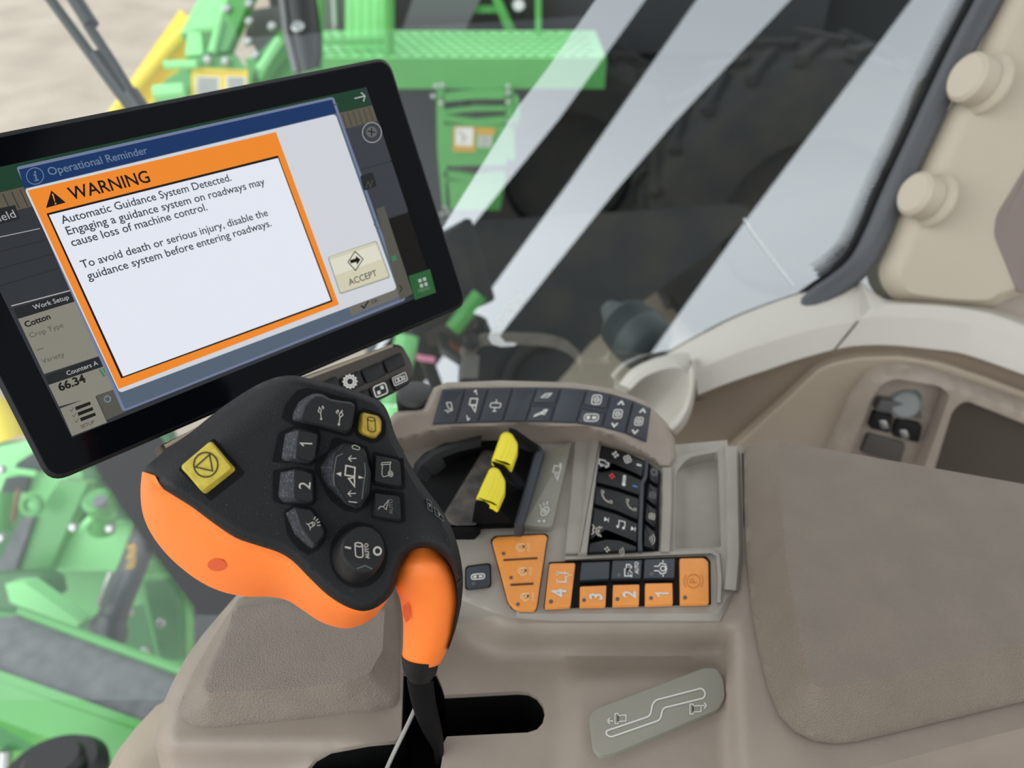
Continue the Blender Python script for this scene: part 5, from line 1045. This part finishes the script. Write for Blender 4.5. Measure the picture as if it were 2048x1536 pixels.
YB = thing('yellow_bar', pd(300, 130, 3.6), 'long bright yellow bar slanting beside the sandy ground at the upper left', 'bar')
pr('bar', [(360, 18), (372, 30), (400, 60), (310, 235), (190, 260), (225, 210)], 3.6, YPAINT, FV*0.1, YB)
b = MB(); b.tube([pd(398, 30, 3.55), pd(262, 188, 3.55), pd(215, 250, 3.55)], 0.03, YPAINT, 10); obj('edge_fold', b, YB)
CN = thing('black_canister', pd(605, 150, 3.0), 'tall black canister with a shiny spot behind the top edge of the display', 'canister')
b = rtube([(552, -40), (562, 40), (575, 110), (590, 150)], [(628, -40), (640, 40), (645, 100), (640, 135)], lambda y: 3.0, 0.09, BLKO, 20); obj('body', b, CN)
b = MB(); b.tube([pd(560, -40, 2.93), pd(572, 60, 2.93), pd(592, 145, 2.93)], 0.012, mat('grey_pipe', (120, 120, 122), 0.4), 8); obj('pipe', b, CN)
b = MB(); b.disc(pd(596, 54, 2.9), nrm(-FV+0.3*UV), 0.025, 0.01, STEEL, 14, 0.005); obj('cap', b, CN)  # bright steel disc added as the highlight on the canister

# lower left: step, cylinder and frame below the windscreen
SZ = -1.25
ST = thing('step', zm(150, 1400, SZ-0.15), 'green step with grey grip mat running diagonally at the lower left', 'step')
smp = lambda x, y, h=0.0: zm(x, y, SZ+h)
smp.n = np.array([0, 0, 1.0])
b = MB(); b.slab([(-80, 1205), (-20, 1222), (60, 1230), (420, 1362), (420, 1500), (280, 1446), (-80, 1320)], smp, -0.004, -0.03, GREEN, b=2, r=0); obj('tray', b, ST)
b = MB(); b.slab([(-80, 1232), (18, 1234), (36, 1229), (60, 1238), (420, 1372), (420, 1495), (276, 1443), (-80, 1318)], smp, 0.003, -0.004, MATG, b=2, r=0); obj('grip_mat', b, ST)
def bar3(name, pts, r, m, root): b = MB(); b.tube(pts, r, m, 10); return obj(name, b, root)
bar3('rim', [smp(x, y, 0.012) for x, y in ((40, 1222), (200, 1282), (420, 1362))], 0.012, GREEN, ST)
b = MB(); b.prism([smp(-80, 1313, 0.015), smp(285, 1442, 0.015), smp(420, 1492, 0.015), smp(420, 1512, 0.0), smp(285, 1462, 0.0), smp(-80, 1335, 0.0)], (0, 0, -0.02), GREEN); obj('rim', b, ST)
b = MB(); A_ = [smp(-80, 1335, 0.0), smp(420, 1512, 0.0)]; Bq = [A_[0]+np.array([0, -0.06, -0.06]), A_[1]+np.array([0, -0.06, -0.06])]; Cq = [A_[0]+np.array([0, -0.07, -0.35]), A_[1]+np.array([0, -0.07, -0.35])]
b.loft([A_, Bq, Cq], GREEN, closed=False, cap1=False); obj('front_face', b, ST)
HC = thing('hydraulic_cylinder', pd(210, 1275, 2.2), 'black hydraulic cylinder with yellow lettering behind the step', 'hydraulic cylinder')
b = rtube([(268, 1050), (240, 1120), (205, 1200), (188, 1245)], [(318, 1065), (296, 1135), (265, 1210), (250, 1258)], lambda y: 2.2, 0.045, HYD, 20); obj('barrel', b, HC)
b = rtube([(190, 1228), (176, 1250), (180, 1275), (200, 1300)], [(252, 1246), (256, 1262), (252, 1285), (235, 1305)], lambda y: 2.2, 0.055, HYD, 12); obj('end_cap', b, HC)
b = MB(); b.tube([pd(222, 1145, 2.15), pd(196, 1210, 2.15)], 0.008, STEEL, 8); obj('steel_line', b, HC)
b = MB()
for k in range(5): fill(b, [(252+k%2*6, 1092+k*10), (270+k%2*4, 1088+k*10), (274-k, 1094+k*10), (256-k, 1099+k*10)], lambda x, y: pd(x, y, 2.15), DECO)
obj('lettering', b, HC)
FR = thing('lift_frame', pd(150, 1200, 2.5), 'green lift frame with bosses and bolts at the left below the display', 'lift frame')
D2 = 2.4
pr('post', [(120, 960), (175, 965), (95, 1145), (20, 1145), (10, 1130)], D2, GREEN, root=FR); pr('grip_strip', [(44, 1036), (66, 1036), (26, 1150), (-10, 1150), (-5, 1130)], D2-0.02, MATG, FV*0.02, FR)
pr('web_plate', [(170, 940), (215, 930), (130, 1130), (85, 1140)], D2+0.12, mat('green_web_shade', (62, 124, 66), 0.5), root=FR)  # darker copy of the green paint, shade put into the web's colour
pr('deck_plate', [(150, 1060), (262, 1040), (236, 1142), (108, 1142)], D2+0.05, GREEN_LIT, FV*0.05, FR)
pr('cross_beam', [(-40, 1142), (290, 1138), (310, 1200), (180, 1240), (-40, 1170)], D2+0.15, GREEN, FV*0.15, FR)
pr('gusset', [(-40, 1152), (80, 1145), (105, 1160), (112, 1190), (80, 1215), (-40, 1215)], D2-0.15, mat('green_gusset', (70, 122, 72), 0.5), root=FR)
pr('flange', [(10, 1168), (48, 1165), (160, 1245), (150, 1256), (20, 1205)], D2-0.25, GREEN_LIT, root=FR)
pr('bracket', [(275, 1158), (345, 1155), (372, 1200), (372, 1330), (318, 1330)], D2, GREEN, root=FR); pr('bracket_web', [(288, 1165), (325, 1162), (352, 1200), (365, 1320), (320, 1320)], D2-0.03, mat('green_web_shade', (62, 124, 66)), FV*0.03, FR)
b = MB(); b.disc(pd(205, 1015, D2-0.05), nrm(UV*0.7-FV*0.7), 0.045, 0.05, GREEN, 20, 0.01); b.disc(pd(204, 1008, D2-0.1), nrm(UV*0.7-FV*0.7), 0.02, 0.02, mat('grey_pipe', (120, 120, 122)), 14); obj('boss', b, FR)
b = MB(); b.tube([pd(204, 1030, D2-0.02), pd(204, 1062, D2)], 0.04, GREEN, 16); obj('boss_post', b, FR)
b = MB(); b.tube([pd(160, 1060, D2-0.05), pd(195, 1025, D2-0.05)], 0.012, GREEN_LIT, 8); obj('gusset_rib', b, FR)
b = MB(); loop = arc(63, 1010, 17, n=20); b.tube([pd(x, y, D2-0.06) for x, y in loop+loop[:1]], 0.012, GREEN, 8); obj('lifting_eye', b, FR)
for x, y in ((149, 1054), (222, 1056), (5, 938), (262, 1222), (5, 1075), (293, 1300), (324, 1245)):
    b = MB(); b.disc(pd(x, y, D2-0.06), -FV, 0.014, 0.015, STEEL, 10, 0.005); obj('bolt', b, FR)
DR = thing('green_drum', pd(10, 1060, 2.7), 'green drum with brown ring at the left edge of the view', 'drum')
b = rtube([(-60, 985), (-60, 1060)], [(30, 985), (24, 1062)], lambda y: 2.6, 0.08, GREEN, 8); obj('drum', b, DR)
b = MB(); b.tube([pd(38, 978, 2.52), pd(32, 1010, 2.5), (pd(26, 1040, 2.52))], 0.008, mat('rust_brown', (130, 92, 54), 0.6), 8); obj('ring', b, DR)
HD = thing('header_deck', pd(60, 930, 2.9), 'pale green deck with black strips below the left corner of the display', 'deck')
pr('deck_plate', [(-60, 905), (60, 880), (90, 900), (140, 960), (70, 1020), (-60, 990)], 2.8, GREEN_LIT, FV*0.1, HD)
pr('grip_strip', [(35, 925), (75, 900), (95, 935), (60, 948), (28, 938)], 2.77, mat('dark_strip', (64, 70, 68), 0.7), FV*0.02, HD); pr('grip_strip', [(12, 955), (58, 950), (50, 985), (0, 985)], 2.77, mat('dark_strip', (64, 70, 68)), FV*0.02, HD)
b = MB(); b.tube([pd(0, 938, 2.72), pd(72, 948, 2.72)], 0.012, GREEN_LIT, 8); obj('rib', b, HD)
YN = thing('yellow_nose', pd(20, 880, 3.1), 'yellow rounded nose cone at the left edge below the display corner', 'nose cone')
b = rtube([(-60, 770), (-70, 820), (-60, 905)], [(18, 800), (42, 835), (55, 868)], lambda y: 3.2, 0.12, YPAINT, 16); obj('cone', b, YN)
b = MB(); b.disc(pd(110, 1560, 1.6), nrm(UV*0.9-FV*0.3), 0.105, 0.04, BLKO, 32, 0.02); b.disc(pd(108, 1535, 1.57), nrm(UV*0.9-FV*0.3), 0.06, 0.025, BLKO, 28, 0.01); o = obj('pulley', b); tag(o, 'black round pulley at the bottom left corner', 'pulley')
BK = thing('step_bracket', pd(50, 1470, 1.9), 'folded green bracket below the step at the bottom left', 'bracket')
pr('plate', [(-40, 1425), (42, 1432), (88, 1485), (85, 1508), (-40, 1490)], 1.85, mat('green_bracket_paint', (66, 132, 74), 0.45), FV*0.05, BK); pr('fold', [(-40, 1415), (46, 1430), (38, 1442), (-40, 1432)], 1.83, GREEN_LIT, FV*0.03, BK)
b = MB(); b.tube([pd(12, 1500, 1.84), pd(10, 1540, 1.84)], 0.015, STEEL, 10); obj('bolt', b, BK)
# dark undercarriage below the picking units
T = thing('undercarriage', pd(150, 1250, 3.4), 'dark green undercarriage plates under the step and lift frame', 'undercarriage')
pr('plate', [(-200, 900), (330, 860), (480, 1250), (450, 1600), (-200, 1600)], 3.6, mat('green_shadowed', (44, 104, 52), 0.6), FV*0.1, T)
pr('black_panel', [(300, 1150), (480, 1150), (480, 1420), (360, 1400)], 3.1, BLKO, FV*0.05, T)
T = thing('pink_tag', pd(850, 716, 3.0), 'small pink tag hanging between the display and the side window', 'tag')
pr('card', [(832, 708), (870, 714), (868, 726), (832, 720)], 3.0, PINK, FV*0.01, T)
T = thing('hose_bundle', pd(850, 740, 3.4), 'dark hose bundle with a green bracket beside the right lower display corner', 'hose bundle')
pr('panel', [(800, 640), (900, 590), (940, 700), (860, 800), (760, 800)], 3.4, mat('dark_hose', (58, 54, 50), 0.6), FV*0.1, T)
b = MB(); b.tube([pd(815, 670, 3.2), pd(800, 740, 3.2), pd(770, 860, 3.2)], 0.05, GREEN_LIT, 10); obj('pipe', b, T); b = MB(); b.tube([pd(960, 590, 3.2), pd(905, 660, 3.2)], 0.035, GREEN, 8); obj('bracket', b, T)
